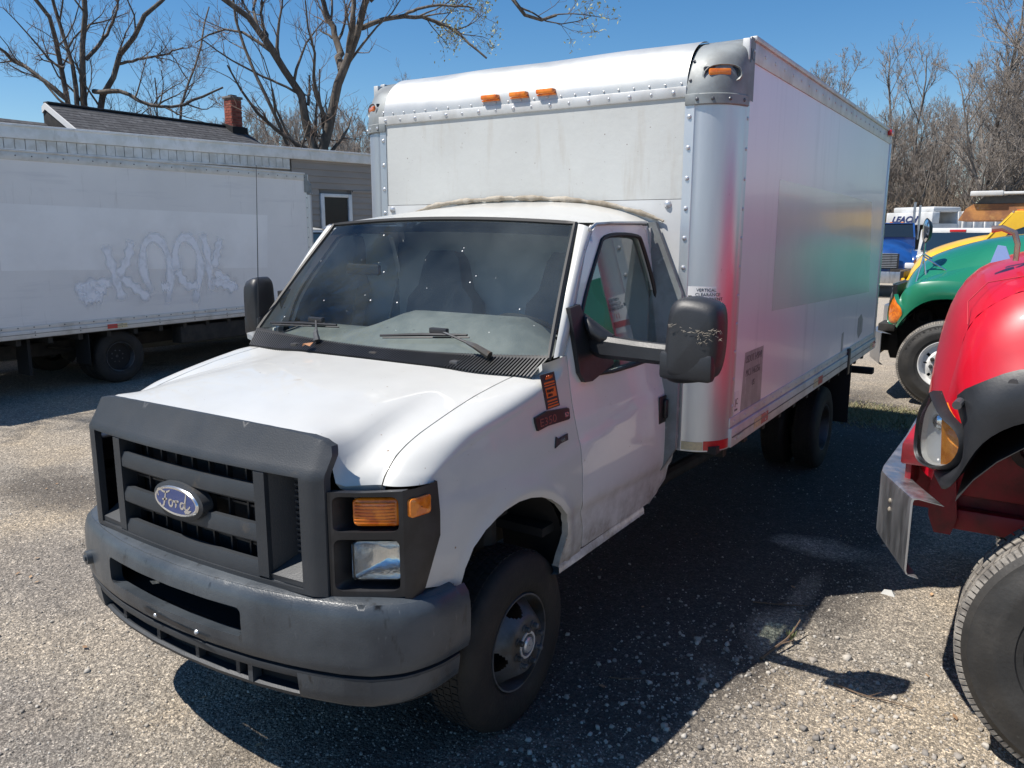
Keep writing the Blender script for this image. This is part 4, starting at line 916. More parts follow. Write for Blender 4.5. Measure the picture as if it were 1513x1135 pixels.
post_patch('sticker_arrow', .004, .024, 1.768, 1.786, M['ink'], cl, .0016); post_patch('sticker_bar', -.005, .150, 1.655, 1.69, M['redink'], cl, .0016)
post_patch('reflector_tape', -.035, .115, .938, .985, M['yellowref'], T, .0015); post_patch('reflector_tape', .118, .30, .938, .99, M['red'], T, .0015)
MB().box((B_+.0186, 1.70, .96), (B_+.024, 1.80, .985), c=.002).build('rail_plate', M['rivet'], T)
# foam bead where the cab roof meets the box
sb = MB(); P = [(-.90, 2.175), (-.80, 2.235), (-.60, 2.288), (-.35, 2.306), (0, 2.318), (.35, 2.300), (.60, 2.268), (.80, 2.220), (.93, 2.175)]
Q = smoothpl([(x, 1.385, z) for x, z in P], 90, 2); sb.tube([q+Vector((0, RNG.uniform(-.002, .002), RNG.uniform(-.002, .002))) for q in Q], [(.014+.004*math.sin(i*.55)+.002*math.sin(i*1.7))*(1-.4*abs(i/45-1)**4) for i in range(90)], 7); sb.build('sealant_bead', M['foam'], T, smooth=60)
for x in (-.98, .945): MB().dome((x, 1.396, 2.262), (0, -1, 0), .022, .7, 10).build('panel_bolt', M['rivet'], T)
hd = MB().box((1.28, 4.86, .86), (1.305, 4.94, 1.10), c=.012); hd.build('latch_strap', M['black'], T)
MB().box((1.10, 6.0, .70), (1.34, 6.10, .765), c=.01).build('rear_step', M['blackmatt'], T)
MB().box((B_, 6.05, 3.05), (B_+.045, 6.22, 3.10), c=.012).build('rear_marker_lamp', M['red'], T)
# fallen leaf on the cowl
lf = mesh('dead_leaf', [(-.40, .035, 1.556), (-.37, .015, 1.575), (-.34, .03, 1.562), (-.35, .065, 1.578), (-.385, .07, 1.57)], [(0, 1, 2, 3, 4)], mat('dry_leaf', (.45, .22, .11), .7), None)
tag(lf, 'small dry orange leaf lying on the black cowl louvres below the windscreen', 'leaf')
# ---------------------------------------------------------------- graffitied truck on the left, facing away
T2 = thing('box_truck', 'white box truck with KOOK graffiti on its side beside the low building', 'box truck', (-9.3305, 8.86, 0), math.pi)
tmp = T
for ch in list(T.children):
    if ch.name.split('.')[0] in ('front_fender', 'fender_shoulder', 'rocker_panel', 'door', 'windscreen_pillar', 'rear_pillar', 'cab_corner_filler', 'hood', 'windscreen', 'roof', 'cab_rear_wall', 'front_wheel', 'grille_surround', 'headlamp_housing', 'bumper', 'wheel_well', 'mirror_foot', 'cowl_tray', 'engine_bay', 'dashboard', 'seat', 'front_axle') and not (ch.name.startswith('roof') and ch.data.materials[0] == M['cap']):
        tree_copy(ch, T2)
build_box(T2, 8.6, zb=.775, zt=3.09, main=False)
xg = -1.2755-.0012
gm = bpy.data.materials.new('sprayed_white_paint'); gm.use_nodes = True; t = gm.node_tree; b = t.nodes['Principled BSDF']; b.inputs['Base Color'].default_value = (.93, .94, .98, 1); b.inputs['Roughness'].default_value = .6
N_ = t.nodes.new; tc = N_('ShaderNodeTexCoord'); nn = N_('ShaderNodeTexNoise'); nn.inputs['Scale'].default_value = 7; nn.inputs['Detail'].default_value = 8; t.links.new(tc.outputs['Object'], nn.inputs[0]); rr_ = N_('ShaderNodeMapRange'); rr_.inputs[1].default_value = .30; rr_.inputs[2].default_value = .50; rr_.inputs[3].default_value = .55; rr_.inputs[4].default_value = .9
t.links.new(nn.outputs['Fac'], rr_.inputs[0])
uvn = N_('ShaderNodeAttribute'); uvn.attribute_name = 'edge'; mm_ = N_('ShaderNodeMath'); mm_.operation = 'MULTIPLY'; t.links.new(rr_.outputs[0], mm_.inputs[0]); t.links.new(uvn.outputs['Fac'], mm_.inputs[1]); t.links.new(mm_.outputs[0], b.inputs['Alpha'])
gm2 = gm.copy(); gm2.name = 'grey_spray_halo'; gm2.node_tree.nodes['Principled BSDF'].inputs['Base Color'].default_value = (.30, .29, .33, 1)
KOOK = [[[3.56,1.96],[3.59,1.76],[3.63,1.62],[3.74,1.15]],[[3.94,2.01],[3.88,1.78],[3.78,1.61],[3.68,1.5]],[[3.72,1.51],[3.91,1.37],[4.15,1.15]],[[4.24,1.21],[4.11,1.42],[4.07,1.67],[4.12,1.96],[4.29,2.07],[4.46,1.92],[4.53,1.58],[4.48,1.28],[4.4,1.03]],[[4.34,1.32],[4.48,1.34]],[[4.65,1.43],[4.59,1.73],[4.66,1.99],[4.84,2.07],[5.0,1.87],[5.04,1.56],[4.95,1.26],[4.86,1.01]],[[4.62,1.58],[4.73,1.35],[4.84,1.3],[4.98,1.33]],[[5.09,2.12],[5.16,1.87],[5.18,1.56],[5.21,1.2]],[[5.42,2.04],[5.33,1.79],[5.27,1.56]],[[5.24,1.52],[5.47,1.39],[5.69,1.21]],[[3.06,1.33],[3.25,1.42],[3.62,1.42]],[[3.1,1.25],[3.28,1.32],[3.53,1.34]],[[3.16,1.21],[3.34,1.26],[3.47,1.22]],[[3.22,1.46],[3.26,1.32],[3.38,1.21]],[[5.18,1.36],[5.37,1.35],[5.65,1.22]]]
def spray(name, m, width, off, fade):
    V = []; F = []; A = []
    for si, s in enumerate(KOOK):
        P = smoothpl([(0, a, b_) for a, b_ in s], 26, 2); W_ = width*(1 if si < 10 else 1.15)
        for i, p in enumerate(P):
            d = (P[min(i+1, 25)]-P[max(i-1, 0)]).normalized(); sd = Vector((0, -d.z, d.y)); ww = W_*(1+.25*math.sin(i*.9+si)); en = min(1, min(i, 25-i)/3)
            base = len(V)
            for q, al in ((-1, 0), (-.45, 1), (.45, 1), (1, 0)):
                c = p+sd*ww*q*.5; V.append((xg-off-si*.00003, 8.86-c.y, c.z)); A.append(al*en*fade)
            if i: F += [(base-4+k, base+k, base+k+1, base-3+k) for k in range(3)]
    o = mesh(name, V, F, m, T2); at = o.data.attributes.new('edge', 'FLOAT', 'POINT'); at.data.foreach_set('value', A); return o
spray('graffiti_halo', gm2, .30, .0008, .09); spray('graffiti', gm, .155, .002, 1.0)
MB().add([(xg, 8.86-2.2, 2.46), (xg, 8.86-6.36, 2.39), (xg, 8.86-6.30, 1.54), (xg, 8.86-2.2, 1.64)], [(0, 1, 2, 3)]).build('clean_patch', mat('pale_cleaned_paint', (.86, .85, .84), .45, col2=(.80, .79, .78), ns=1.5), T2, smooth=None)
MB().box((-1.15, 6.36, .28), (-.85, 6.40, .75)).build('mud_flap', M['blackmatt'], T2)
MB().box((-1.2, 2.7, .45), (-.95, 4.2, .72), c=.03).build('side_tool_box', M['under'], T2)
# ================================================================ HOODED HEAVY TRUCKS (local: -y front, +x near side)
def heavy_truck(name, label, loc, rz, paint, flare_m, C, E_, wheel_white=False, far=False, written=None, up=None, lo=None, tear=None, bz0=.50, bz1=.87, dz=0., cab0=1.72, group=None):
    R0 = thing(name, label, 'truck', loc, rz, group)
    P = paint; nu, nv = (28, 40) if not far else (16, 24)
    Cc = smoothpl([(0, y, z) for y, z in C], nv, 1); Ee = smoothpl([(x, y, z) for x, y, z in E_], nv, 1)
    G = []
    for i in range(nu+1):
        u = -1+2*i/nu; a = abs(u); row = []
        for j in range(nv):
            c, e = Cc[j], Ee[j]; k = a**3.0; x = math.copysign(e.x*(a**.92 if a else 0), u) if a else 0
            p = Vector((x, lerp(c.y, e.y, k), lerp(c.z, e.z, a**2.6))); row.append(p)
        G.append(row)
    hd = MB().grid(G).build('hood', P, R0, smooth=50)
    # fender / flare on both sides: strips from the hood edge to the arch lip
    up = up or [(1.04, .33, .96), (1.10, .34, 1.12), (1.13, .355, 1.29), (1.18, .40, 1.41), (1.22, .50, 1.495), (1.23, .62, 1.53), (1.23, .85, 1.555), (1.23, 1.1, 1.54), (1.22, 1.35, 1.47), (1.20, 1.55, 1.36), (1.18, 1.62, 1.25)]
    lo = lo or [(1.16, .36, .945), (1.22, .40, 1.02), (1.255, .47, 1.12), (1.27, .54, 1.205), (1.275, .64, 1.28), (1.275, .76, 1.325), (1.275, .93, 1.34), (1.275, 1.12, 1.315), (1.27, 1.28, 1.24), (1.25, 1.40, 1.12), (1.24, 1.44, 1.02)]
    n = 40 if not far else 20
    for s in (1, -1):
        U = smoothpl(up, n, 1); Lo = smoothpl(lo, n, 1); g = []
        for i in range(n):
            a, b = U[i], Lo[i]; m1 = a.lerp(b, .3)+Vector((.035, -.012, .02)); m2 = a.lerp(b, .8)+Vector((.03, -.01, .012)); q = b+Vector((-.015, .0, -.004)); q2 = b+Vector((-.20, .02, -.01))
            g.append([Vector((s*p.x, p.y, p.z)) for p in (a, bez(a, m1, m2, b, .25), bez(a, m1, m2, b, .5), bez(a, m1, m2, b, .75), b, q, q2)])
        MB().grid(g).build('fender', flare_m, R0, smooth=60)
        g = []
        Es = [p for p in Ee]
        for i in range(n):
            t = i/(n-1); a = pl(Es, .0+.97*t); a = Vector((a.x, a.y, a.z)); b = U[i]+Vector((-.012, .006, -.006)); dd = b-a
            m1 = a+Vector((.07, .0, -.02))+dd*.25; m2 = a.lerp(b, .72)+Vector((-.005, 0, .02))
            g.append([Vector((s*p.x, p.y, p.z)) for p in [bez(a, m1, m2, b, j/8) for j in range(9)]])
        MB().grid(g).build('hood_side', P, R0, smooth=60)
        # lamp
        tear = tear or [(1.12, .315, 1.345), (1.165, .345, 1.27), (1.215, .415, 1.21), (1.225, .44, 1.12), (1.195, .41, 1.04), (1.13, .34, .985), (1.05, .27, .985), (1.01, .245, 1.04), (1.01, .245, 1.12), (1.04, .255, 1.22)]
        Tp = smoothpl(tear+[tear[0]], 34, 2)[:-1]; cc = sum(Tp, Vector())/len(Tp)
        nr = Vector((.62, -.78, .08)).normalized()
        def ring(q, d):
          d += .022 if flare_m is not P else 0
          return [Vector((s*p_.x, p_.y, p_.z)) for p_ in [cc.lerp(p, q)+nr*d for p in Tp]]
        def lampb(rings, nm, m, par): return MB().grid([ring(*r) for r in rings], closed=True).build(nm, m, par, smooth=50)
        bz_ = lampb([(1.10, -.03), (1.09, .01), (1.03, .028), (1.0, .022), (.97, .0)], 'lamp_rim', flare_m, R0)
        if flare_m is not P and not far:
            lampb([(1.0, .0), (.92, -.02), (.5, -.03), (.05, -.032)], 'lamp_reflector', M['lampwhite'], bz_)
            am = [p for p in Tp if (p-cc).x > .0]
            half = [cc+(p-cc)*.95 for p in Tp]; V = [Vector((s*p.x, p.y, p.z)) for p in [q+nr*.002 for q in half if q.x > cc.x+.012]]
            if len(V) > 2: MB().prism(V, (-s*.012, .020, 0)).build('turn_signal', M['truckamber'], bz_)
            MB().dome(Vector((s*(cc.x-.05), cc.y-.02, cc.z+.05)), (s*.3, -.95, 0), .045, .6, 12).build('bulb_bowl', M['dome'], bz_)
            lampb([(1.0, .01), (.93, .028), (.6, .042), (.05, .046)], 'headlight', M['lens'], bz_)
        else:
            lampb([(1.0, .01), (.93, .024), (.6, .034), (.05, .036)], 'headlight', M['amber'], bz_)
        # grille face below hood nose
    gl = MB().box((-.62, .205, .96+dz), (.62, .26, 1.45+dz)); gl.build('grille', M['black'], R0)
    g2 = MB()
    for i in range(9): g2.box((-.56, .19, 1.0+.055*i+dz), (.56, .205, 1.022+.055*i+dz))
    g2.build('grille_bar', M['dullchrome'], R0, kind='stuff')
    # bumper: formed channel with swept ends
    bp = MB(); pth = [(-1.27, .26), (-1.17, .13), (-1.02, .035), (-.80, .0), (0, -.02), (.80, .0), (1.02, .035), (1.15, .12), (1.27, .26), (1.295, .30)]
    pth = [(-1.16, .185), (-.88, .05), (-.80, .018), (-.7, .01), (0, .02), (.7, .01), (.80, .018), (.88, .05), (1.16, .185)]
    g = []
    for x, y in pth:
        sw = .04*sstep(.8, 1.29, abs(x)); g.append([Vector((x, y+.115, bz1-.01)), Vector((x, y+.02, bz1+.002)), Vector((x, y+.004, bz1-.002)), Vector((x, y, bz1-.015)), Vector((x, y+.0, bz0+.02-sw)), Vector((x, y+.008, bz0-sw)), Vector((x, y+.05, bz0-.005-sw))])
    bp.grid(g); g3 = [[p+Vector((0, .008, -.004)) for p in r] for r in g]; bp.grid(g3)
    for a_, b_ in ((g[-1], g3[-1]), (g[0], g3[0])): bp.grid([a_, b_])
    b_ = bp.build('bumper', M['dullchrome'], R0, smooth=35)
    if not far:
        for z in (bz1-.09, bz1-.13): MB().dome((.95, .088-.004, z), (.4, -.9, 0), .012, .6, 8).build('bumper_bolt', M['foam'], b_)
    fr = MB()
    for s in (1, -1):
        fr.box((s*.40, .10, bz0+.06), (s*.48, 3.6, bz0+.34)); fr.box((s*.38, .10, bz0+.36), (s*.86, .30, bz0+.46), c=.01); fr.box((s*.48, .12, bz0+.20), (s*.84, .145, bz0+.40), c=.004)
        fr.prism([(s*.54, .20, bz0+.34), (s*.54, .30, bz0+.34), (s*.54, .33, bz0+.06), (s*.54, .31, bz0-.02), (s*.54, .24, bz0-.02), (s*.54, .21, bz0+.06)], (s*.05, 0, 0))
        fr.box((s*.50, .30, bz0+.0), (s*.56, 1.9, bz0+.10), c=.01)
        fr.box((s*.50, .26, bz0+.16), (s*.53, 1.9, bz0+.50), c=.01)
    fr.build('chassis_frame', M['redframe'] if 'red' in P.name else M['under'], R0)
    eng = MB(); eng.box((-.42, .45, .80+dz), (.42, 1.9, 1.30+dz), c=.06); eng.box((-.85, 1.75, .8), (.85, 1.85, 1.5))
    for x, y, z, r_ in ((.43, .6, 1.05, .10), (.43, .82, .95, .07), (.43, 1.05, 1.08, .09), (.43, 1.3, .98, .07), (.43, .7, .86, .05)): eng.lathe([(.1, r_), (.16, r_), (.165, r_*.6), (.14, r_*.5), (.14, .005)], 20, c=(x, y, z+dz*.8))
    for i in range(7): eng.tube([(.45, .5+i*.17, 1.2), (.50, .56+i*.17, 1.05+.04*(i % 3)), (.46, .7+i*.15, .85)], .018, 6)
    eng.build('engine', mat('red_engine_block', (.05, .006, .010), .5, col2=(.02, .01, .01), ns=12) if 'red' in P.name else M['under'], R0)
    well = MB(); g = []
    for i in range(15):
        t = .42+(math.pi-.7)*(i/14); g.append([Vector((x, .93-.64*math.cos(t), .66+dz+.62*math.sin(t))) for x in (1.22, .52)])
    well.grid(g).build('wheel_well', M['blackmatt'], R0, fix=False)
    g = [[Vector((-p.x, p.y, p.z)) for p in r_] for r_ in g]; MB().grid(g).build('wheel_well', M['blackmatt'], R0, fix=False)
    for s in (1, -1): big_wheel(R0, (s*1.25, .93, .53), s, white=wheel_white, written=written if s > 0 else None)
    MB().cyl((-1, .93, .53), (1, .93, .53), .07, 10).build('front_axle', M['under'], R0)
    # cab
    cb = MB(); zr = 2.62 if not far else 2.46; y0, y1 = cab0, cab0+1.53
    wall = [(y0+.03, 1.30), (y0-.02, 1.98), (y0+.30, zr-.06), (y0+.42, zr), (y1-.05, zr), (y1, zr-.08), (y1, 1.0), (y0+.05, 1.0)]
    for s in (1, -1):
        win = roundpoly([(y0+.12, 1.84), (y0+.42, zr-.22), (y1-.45, zr-.22), (y1-.42, 1.84)], 1)
        panel('cab_side', wall, [win], lambda y, z, s=s: Vector((s*(1.06-.10*max(0, z-1.7)), y, z)), (s, 0, 0), P, R0, step=.14, t=.03)
        pw = panel('side_window', win, [], lambda y, z, s=s: Vector((s*(1.045-.10*max(0, z-1.7)), y, z)), (s, 0, 0), M['glassdark'], R0, step=.3, t=0)
    cb.box((-1.05, y0+.03, 1.0), (1.05, y0+.06, 1.98)); cb.box((-.98, y0+.38, zr-.03), (.98, y1, zr+.01), c=.02); cb.box((-1.0, y1-.03, .95), (1.0, y1, zr-.03)); cb.box((-1.0, y0+.05, .92), (1.0, y1, 1.0))
    cb.prism([(-.03, y0-.02, 1.98), (-.03, y0+.34, zr-.04), (.03, y0+.34, zr-.04), (.03, y0-.02, 1.98)], (0, .03, 0))
    cb.build('cab', P, R0, smooth=25)
    wsx = .94
    MB().add([(-1.0, y0, 1.99), (1.0, y0, 1.99), (wsx, y0+.35, zr-.05), (-wsx, y0+.35, zr-.05)], [(0, 1, 2, 3)]).build('windscreen', M['glassdark'], R0, smooth=None)
    for s in (1, -1): MB().tube([(s*1.02, y0-.01, 1.97), (s*.96, y0+.36, zr-.03)], .03, 6).build('windscreen_pillar', P, R0)
    for x in (-.6, -.25, 0, .25, .6): MB().box((x-.05, y0+.40, zr), (x+.05, y0+.50, zr+.04), c=.01).build('roof_lamp', M['amber'], R0)
    MB().box((-.46, y1, .62), (.46, 7.2, .86)).build('rear_frame', M['under'], R0)
    for s in (1, -1):
        for yy in (5.6, 6.9):
            w_ = MB(); w_.lathe([(0, .30), (-.01, .48), (-.04, .53), (-.5, .53), (-.55, .3)] if s > 0 else [(0, .30), (.01, .48), (.04, .53), (.5, .53), (.55, .3)], 36, c=(s*1.22, yy, .53)); w_.lathe([(-.08*s, .30), (-.12*s, .18), (-.04*s, .14), (-.02*s, .01)], 24, c=(s*1.22, yy, .53)); w_.build('rear_wheel', M['tyredry'], R0)
    return R0
CR = [(.13, 1.04), (.133, 1.2), (.137, 1.285), (.147, 1.5), (.174, 1.717), (.209, 1.84), (.261, 1.928), (.344, 1.985), (.463, 2.03), (.9, 2.11), (1.75, 2.22)]
ER = [(.96, .235, 1.08), (.97, .240, 1.25), (.985, .262, 1.438), (1.0, .289, 1.61), (1.0, .312, 1.75), (1.0, .354, 1.807), (1.0, .42, 1.86), (1.0, .489, 1.899), (1.0, .8, 1.95), (1.0, 1.2, 1.99), (1.02, 1.75, 2.05)]
UR = [(1.00, .250, 1.135), (1.07, .275, 1.15), (1.13, .335, 1.185), (1.155, .372, 1.25), (1.160, .378, 1.32), (1.150, .345, 1.385), (1.125, .30, 1.455), (1.16, .315, 1.50), (1.18, .345, 1.525), (1.20, .40, 1.56), (1.205, .46, 1.597), (1.21, .52, 1.620), (1.21, .75, 1.655), (1.21, 1.0, 1.66), (1.205, 1.3, 1.62), (1.19, 1.52, 1.50), (1.17, 1.60, 1.36)]
LR = [(1.00, .262, 1.09), (1.08, .285, 1.07), (1.14, .315, 1.10), (1.185, .345, 1.16), (1.21, .365, 1.215), (1.225, .393, 1.285), (1.232, .42, 1.33), (1.236, .453, 1.365), (1.238, .49, 1.395), (1.24, .54, 1.422), (1.242, .62, 1.448), (1.245, .72, 1.468), (1.245, .93, 1.475), (1.245, 1.12, 1.45), (1.24, 1.28, 1.37), (1.22, 1.40, 1.25), (1.20, 1.44, 1.13)]
TR_ = [(1.06, .245, 1.465), (1.10, .285, 1.385), (1.145, .365, 1.335), (1.145, .375, 1.27), (1.125, .345, 1.20), (1.08, .28, 1.165), (1.0, .222, 1.16), (.945, .196, 1.20), (.945, .196, 1.28), (.98, .205, 1.38)]
RT = heavy_truck('heavy_truck', 'glossy red truck with black fender flare and bent metal bumper at the right edge', (2.10, 2.0, 0), -math.pi/2, M['redpaint'], M['flare'], CR, ER, written=(('1400', -2.25, .40),), up=UR, lo=LR, tear=TR_, bz0=.74, bz1=1.04, dz=.16)
seam = MB(); seam.tube([(1.0, .312, 1.752), (.93, .30, 1.84), (.86, .36, 1.915), (.84, .6, 1.97), (.84, 1.0, 2.01)], .0022, 4); seam.build('hood_seam', mat('pale_seam_sealer', (.45, .05, .06), .5), RT)
for y, z in ((.325, 1.48), (.50, 1.585)):
    q = MB(); q.cyl((1.185, y, z-.012), (1.235, y-.008, z-.02), .017, 12); q.build('flare_bolt', M['rivetdark'], RT)
hm = MB(); hm.tube([(.70, .445, 2.00), (.70, .445, 2.07), (.70, .43, 2.115), (.70, .385, 2.135), (.70, .345, 2.13)], [.011, .011, .013, .013, .015], 8); hm.build('hood_bracket', mat('brown_chrome_tube', (.5, .34, .26), .25, .8), RT)
MB().prism([(.70, .355, 1.99), (.70, .425, 2.01), (.70, .405, 2.06), (.70, .375, 2.065)], (.03, 0, 0)).build('bracket_plate', mat('pale_blue_plate', (.25, .38, .68), .4), RT)
CG = [(.27, .95), (.275, 1.10), (.29, 1.27), (.34, 1.50), (.42, 1.66), (.52, 1.77), (.64, 1.855), (.93, 1.97), (1.29, 2.07), (1.60, 2.11), (1.78, 2.13)]
EG = [(1.02, .35, .97), (1.03, .36, 1.10), (1.03, .38, 1.25), (1.02, .44, 1.40), (1.00, .52, 1.50), (.98, .60, 1.56), (.97, .75, 1.62), (.96, .93, 1.68), (.96, 1.2, 1.74), (.98, 1.5, 1.80), (1.0, 1.78, 1.85)]
GT = heavy_truck('heavy_truck', 'green truck with round fender mirror and white front wheel behind the red one', (.87, 9.50, 0), -math.pi/2, M['greenpaint'], M['greenpaint'], CG, EG, wheel_white=True, written=(('ENDURANCE', 2.75, .42),))
mr = MB(); top = Vector((.90, .56, 1.86)); bo = (Vector((.95, .49, 1.42)), Vector((.90, .64, 1.42)), Vector((.95, .96, 1.58)))
for q in bo: mr.tube([q, top-Vector((0, 0, .03))], .011, 6)
mr.cyl(bo[0]-Vector((0, 0, .03)), bo[0]+Vector((0, 0, .02)), .05, 12); mr.cyl(bo[2]-Vector((0, 0, .03)), bo[2]+Vector((0, 0, .02)), .045, 12); mr.cyl(top-Vector((0, 0, .1)), top+Vector((0, 0, .30)), .012, 6); mr.tube([top+Vector((0, -.08, -.04)), top+Vector((0, 0, .0)), top+Vector((0, .10, -.06))], .012, 6)
mo = mr.build('mirror_stand', M['chrome'], GT)
c = Vector((.90, .57, 2.145)); G = []
ax = Vector((.45, -.75, 0)).normalized(); a_ = ax.cross(Vector((0, 0, 1))).normalized()
hd = MB()
for rr_, dd in ((.02, -.05), (.09, -.035), (.118, .0), (.125, .012), (.112, .016)): G.append([c+ax*dd*1.0+(a_*math.cos(t)*.8+Vector((0, 0, 1))*math.sin(t)*1.25)*rr_ for t in np.linspace(0, 2*math.pi, 25)[:-1]])
hd.grid(G, closed=True).build('mirror_shell', M['black'], mo, smooth=60)
G2 = [[c+ax*(.014+.02*(1-(q)**2))+(a_*math.cos(t)*.8+Vector((0, 0, 1))*math.sin(t)*1.25)*.112*q for t in np.linspace(0, 2*math.pi, 25)[:-1]] for q in (1, .8, .5, .2, .02)]
MB().grid(G2, closed=True).build('mirror_glass', M['mirror'], mo, smooth=80)
gb = MB(); gb.box((-1.15, 3.45, .95), (1.15, 6.9, 2.55), c=.03); gb.build('body', M['greenpaint'], GT)
for k in range(6): MB().box((1.15, 3.6+k*.62, .95), (1.22, 3.72+k*.62, 2.5), c=.01).build('body_rib', M['greenpaint'], GT)
YT = heavy_truck('heavy_truck', 'yellow truck with its hood showing just above the green hood', (.42, 13.6, 0), -math.pi/2, M['yellowpaint'], M['yellowpaint'], CG, EG, far=True, cab0=1.45)
BT = heavy_truck('heavy_truck', 'blue truck facing the camera at the back of the yard', (-1.75, 26.2, 0), .12, M['bluepaint'], M['bluepaint'], [(y, z*.90) for y, z in CG], [(x, y, z*.90) for x, y, z in EG], far=True)
for s in (1, -1): MB().box((s*.80, .16, .98), (s*1.08, .40, 1.16), c=.03).build('headlight_box', M['whiteref'], BT)
st = MB(); st.cyl((.95, 3.3, 1.9), (.95, 3.3, 3.2), .045, 10); st.cyl((1.12, 3.3, 1.9), (1.12, 3.3, 3.1), .04, 10); st.build('exhaust_stack', M['dullchrome'], BT)
# rusty hopper body
RB = thing('refuse_truck', 'rusted yellow refuse truck body with white rails on top behind the yellow truck', 'garbage truck', (1.2, 17.0, 0), 0)
MB().prism([(0, -.9, 2.37), (.12, -.9, 2.60), (.25, -.9, 2.69), (6.5, -.9, 2.69), (6.5, -.9, 2.37)], (0, 2.2, 0)).build('canopy', M['rust'], RB)
MB().box((1.0, -.9, 1.0), (6.5, 1.3, 2.37), c=.02).build('hopper', M['rust'], RB)
b = MB(); b.box((.2, -1.0, 2.86), (6.5, -.92, 2.92), c=.02); b.box((.18, -1.02, 2.84), (.75, -.90, 2.94), c=.02); b.build('top_rail', M['offwhite'], RB)
b = MB(); b.prism([(.28, -.8, 2.70), (.42, -.8, 2.84), (1.15, -.8, 2.86), (1.2, -.8, 2.70)], (0, .5, 0)); b.box((1.4, -.7, 2.95), (2.4, -.2, 3.03), c=.01); b.tube([(2.0, -.85, 2.70), (2.3, -.85, 3.2)], .05, 6); b.box((1.6, -.9, 2.72), (6.4, -.8, 2.76)); b.build('top_machinery', M['black'], RB)
for x in (1.5, 4.8): MB().lathe([(-.02, .30), (0, .48), (.04, .53), (.5, .53), (.55, .3)], 32, c=(0, 0, 0)).build('wheel', M['tyredry'], RB).matrix_world = Matrix.Translation((x, -.9, .53)) @ Matrix.Rotation(math.pi/2, 4, 'Z')
MB().box((.8, -.6, .7), (6.4, 1.0, 1.0)).build('frame', M['under'], RB)
# white refuse truck body with LEACH lettering
LB = thing('refuse_truck', 'white refuse truck with ribbed body and LEACH lettering above its open hopper', 'garbage truck', (-1.95, 34.2, 0), -.62)
b = MB(); b.box((-1.15, 0, 2.45), (1.15, .4, 2.95), c=.03); b.box((-1.15, 0, 1.2), (-1.02, 1.4, 2.5)); b.box((1.02, 0, 1.2), (1.15, 1.4, 2.5)); b.box((-1.15, 0, .75), (1.15, 1.3, 1.35), c=.03); b.box((-.9, .1, 2.95), (1.1, 1.6, 3.16), c=.05); b.build('tailgate', M['offwhite'], LB)
MB().box((-1.02, .9, 1.2), (1.02, 1.0, 2.5)).build('hopper_opening', M['blackmatt'], LB)
b = MB(); b.box((-1.18, 1.4, 1.0), (1.18, 7.0, 2.98), c=.03); b.build('body', M['offwhite'], LB)
for k in range(9): MB().box((1.17, 1.55+k*.62, .95), (1.29, 1.80+k*.62, 2.99), c=.03).build('body_rib', M['offwhite'], LB)
text('LEACH', .34, frame((-.85, -.012, 2.56), (1, 0, 0), (0, 0, 1)), mat('dark_blue_lettering', (.02, .03, .12), .5), LB, sx=1.2, shear=.35, bold=.012)
for y in (2.2, 5.5): MB().lathe([(-2.3, .3), (-2.3, .5), (0, .5), (.02, .3)], 28, c=(1.1, y, .5)).build('wheel', M['tyredry'], LB)
MB().box((-.5, .5, .55), (.5, 8, .85)).build('frame', M['under'], LB)
# white cabs
def simple_cab(label, loc, rz, w_=.95, z0=.5, z1=2.2, L_=5.0):
    R0 = thing('pickup_truck', label, 'truck', loc, rz); b = MB()
    prof = [(0, z0), (-.02, z0+.55), (.05, z0+.72), (1.15, z0+.85), (1.75, z1-.04), (1.95, z1), (2.9, z1), (3.05, z1-.06), (3.15, z0+.85), (L_, z0+.85), (L_, z0)] if L_ > 3.3 else [(0, z0), (-.02, z0+.55), (.05, z0+.72), (1.15, z0+.85), (1.75, z1-.04), (1.95, z1), (2.9, z1), (3.05, z1-.06), (3.15, z0+.85), (3.15, z0)]
    b.prism([(-w_, y, z) for y, z in prof], (2*w_, 0, 0)); b.build('body', M['offwhite'], R0, smooth=25)
    for s in (1, -1):
        MB().prism([(s*(w_+.002), 1.32, z0+.9), (s*(w_+.002), 1.80, z1-.12), (s*(w_+.002), 2.85, z1-.12), (s*(w_+.002), 2.98, z0+.9)], (s*.006, 0, 0)).build('side_window', M['glassdark'], R0, smooth=None)
        for y in (.85, 4.0): MB().lathe([(0, .22), (0, .34), (-.03*s, .38), (-.22*s, .38)], 28, c=(s*(w_+.01), y, .38)).build('wheel', M['tyredry'], R0)
    MB().prism([(-w_+.08, 1.17, z0+.90), (w_-.08, 1.17, z0+.90), (w_-.12, 1.72, z1-.08), (-w_+.12, 1.72, z1-.08)], (0, -.012, .006)).build('windscreen', M['glassdark'], R0, smooth=None)
    MB().prism([(-w_+.12, 3.06, z1-.12), (w_-.12, 3.06, z1-.12), (w_-.08, 3.16, z0+.92), (-w_+.08, 3.16, z0+.92)], (0, .008, .002)).build('rear_window', M['glassdark'], R0, smooth=None)
    MB().box((-.2, 3.0, z1-.10), (.2, 3.08, z1-.04), c=.01).build('brake_lamp', M['red'], R0)
    for s in (1, -1): MB().box((s*w_, 1.3, z0+.95), (s*(w_+.25), 1.4, z0+1.3), c=.03).build('door_mirror', M['black'], R0)
    return R0
simple_cab('white pickup cab seen over the yellow and green hoods', (1.9, 24.0, 0), math.pi-.35, .95, .75, 2.25, L_=3.2)
simple_cab('white van cab standing behind the white pickup near the ribbed refuse truck', (.9, 32.5, 0), math.pi-.3, 1.0, .7, 2.3)
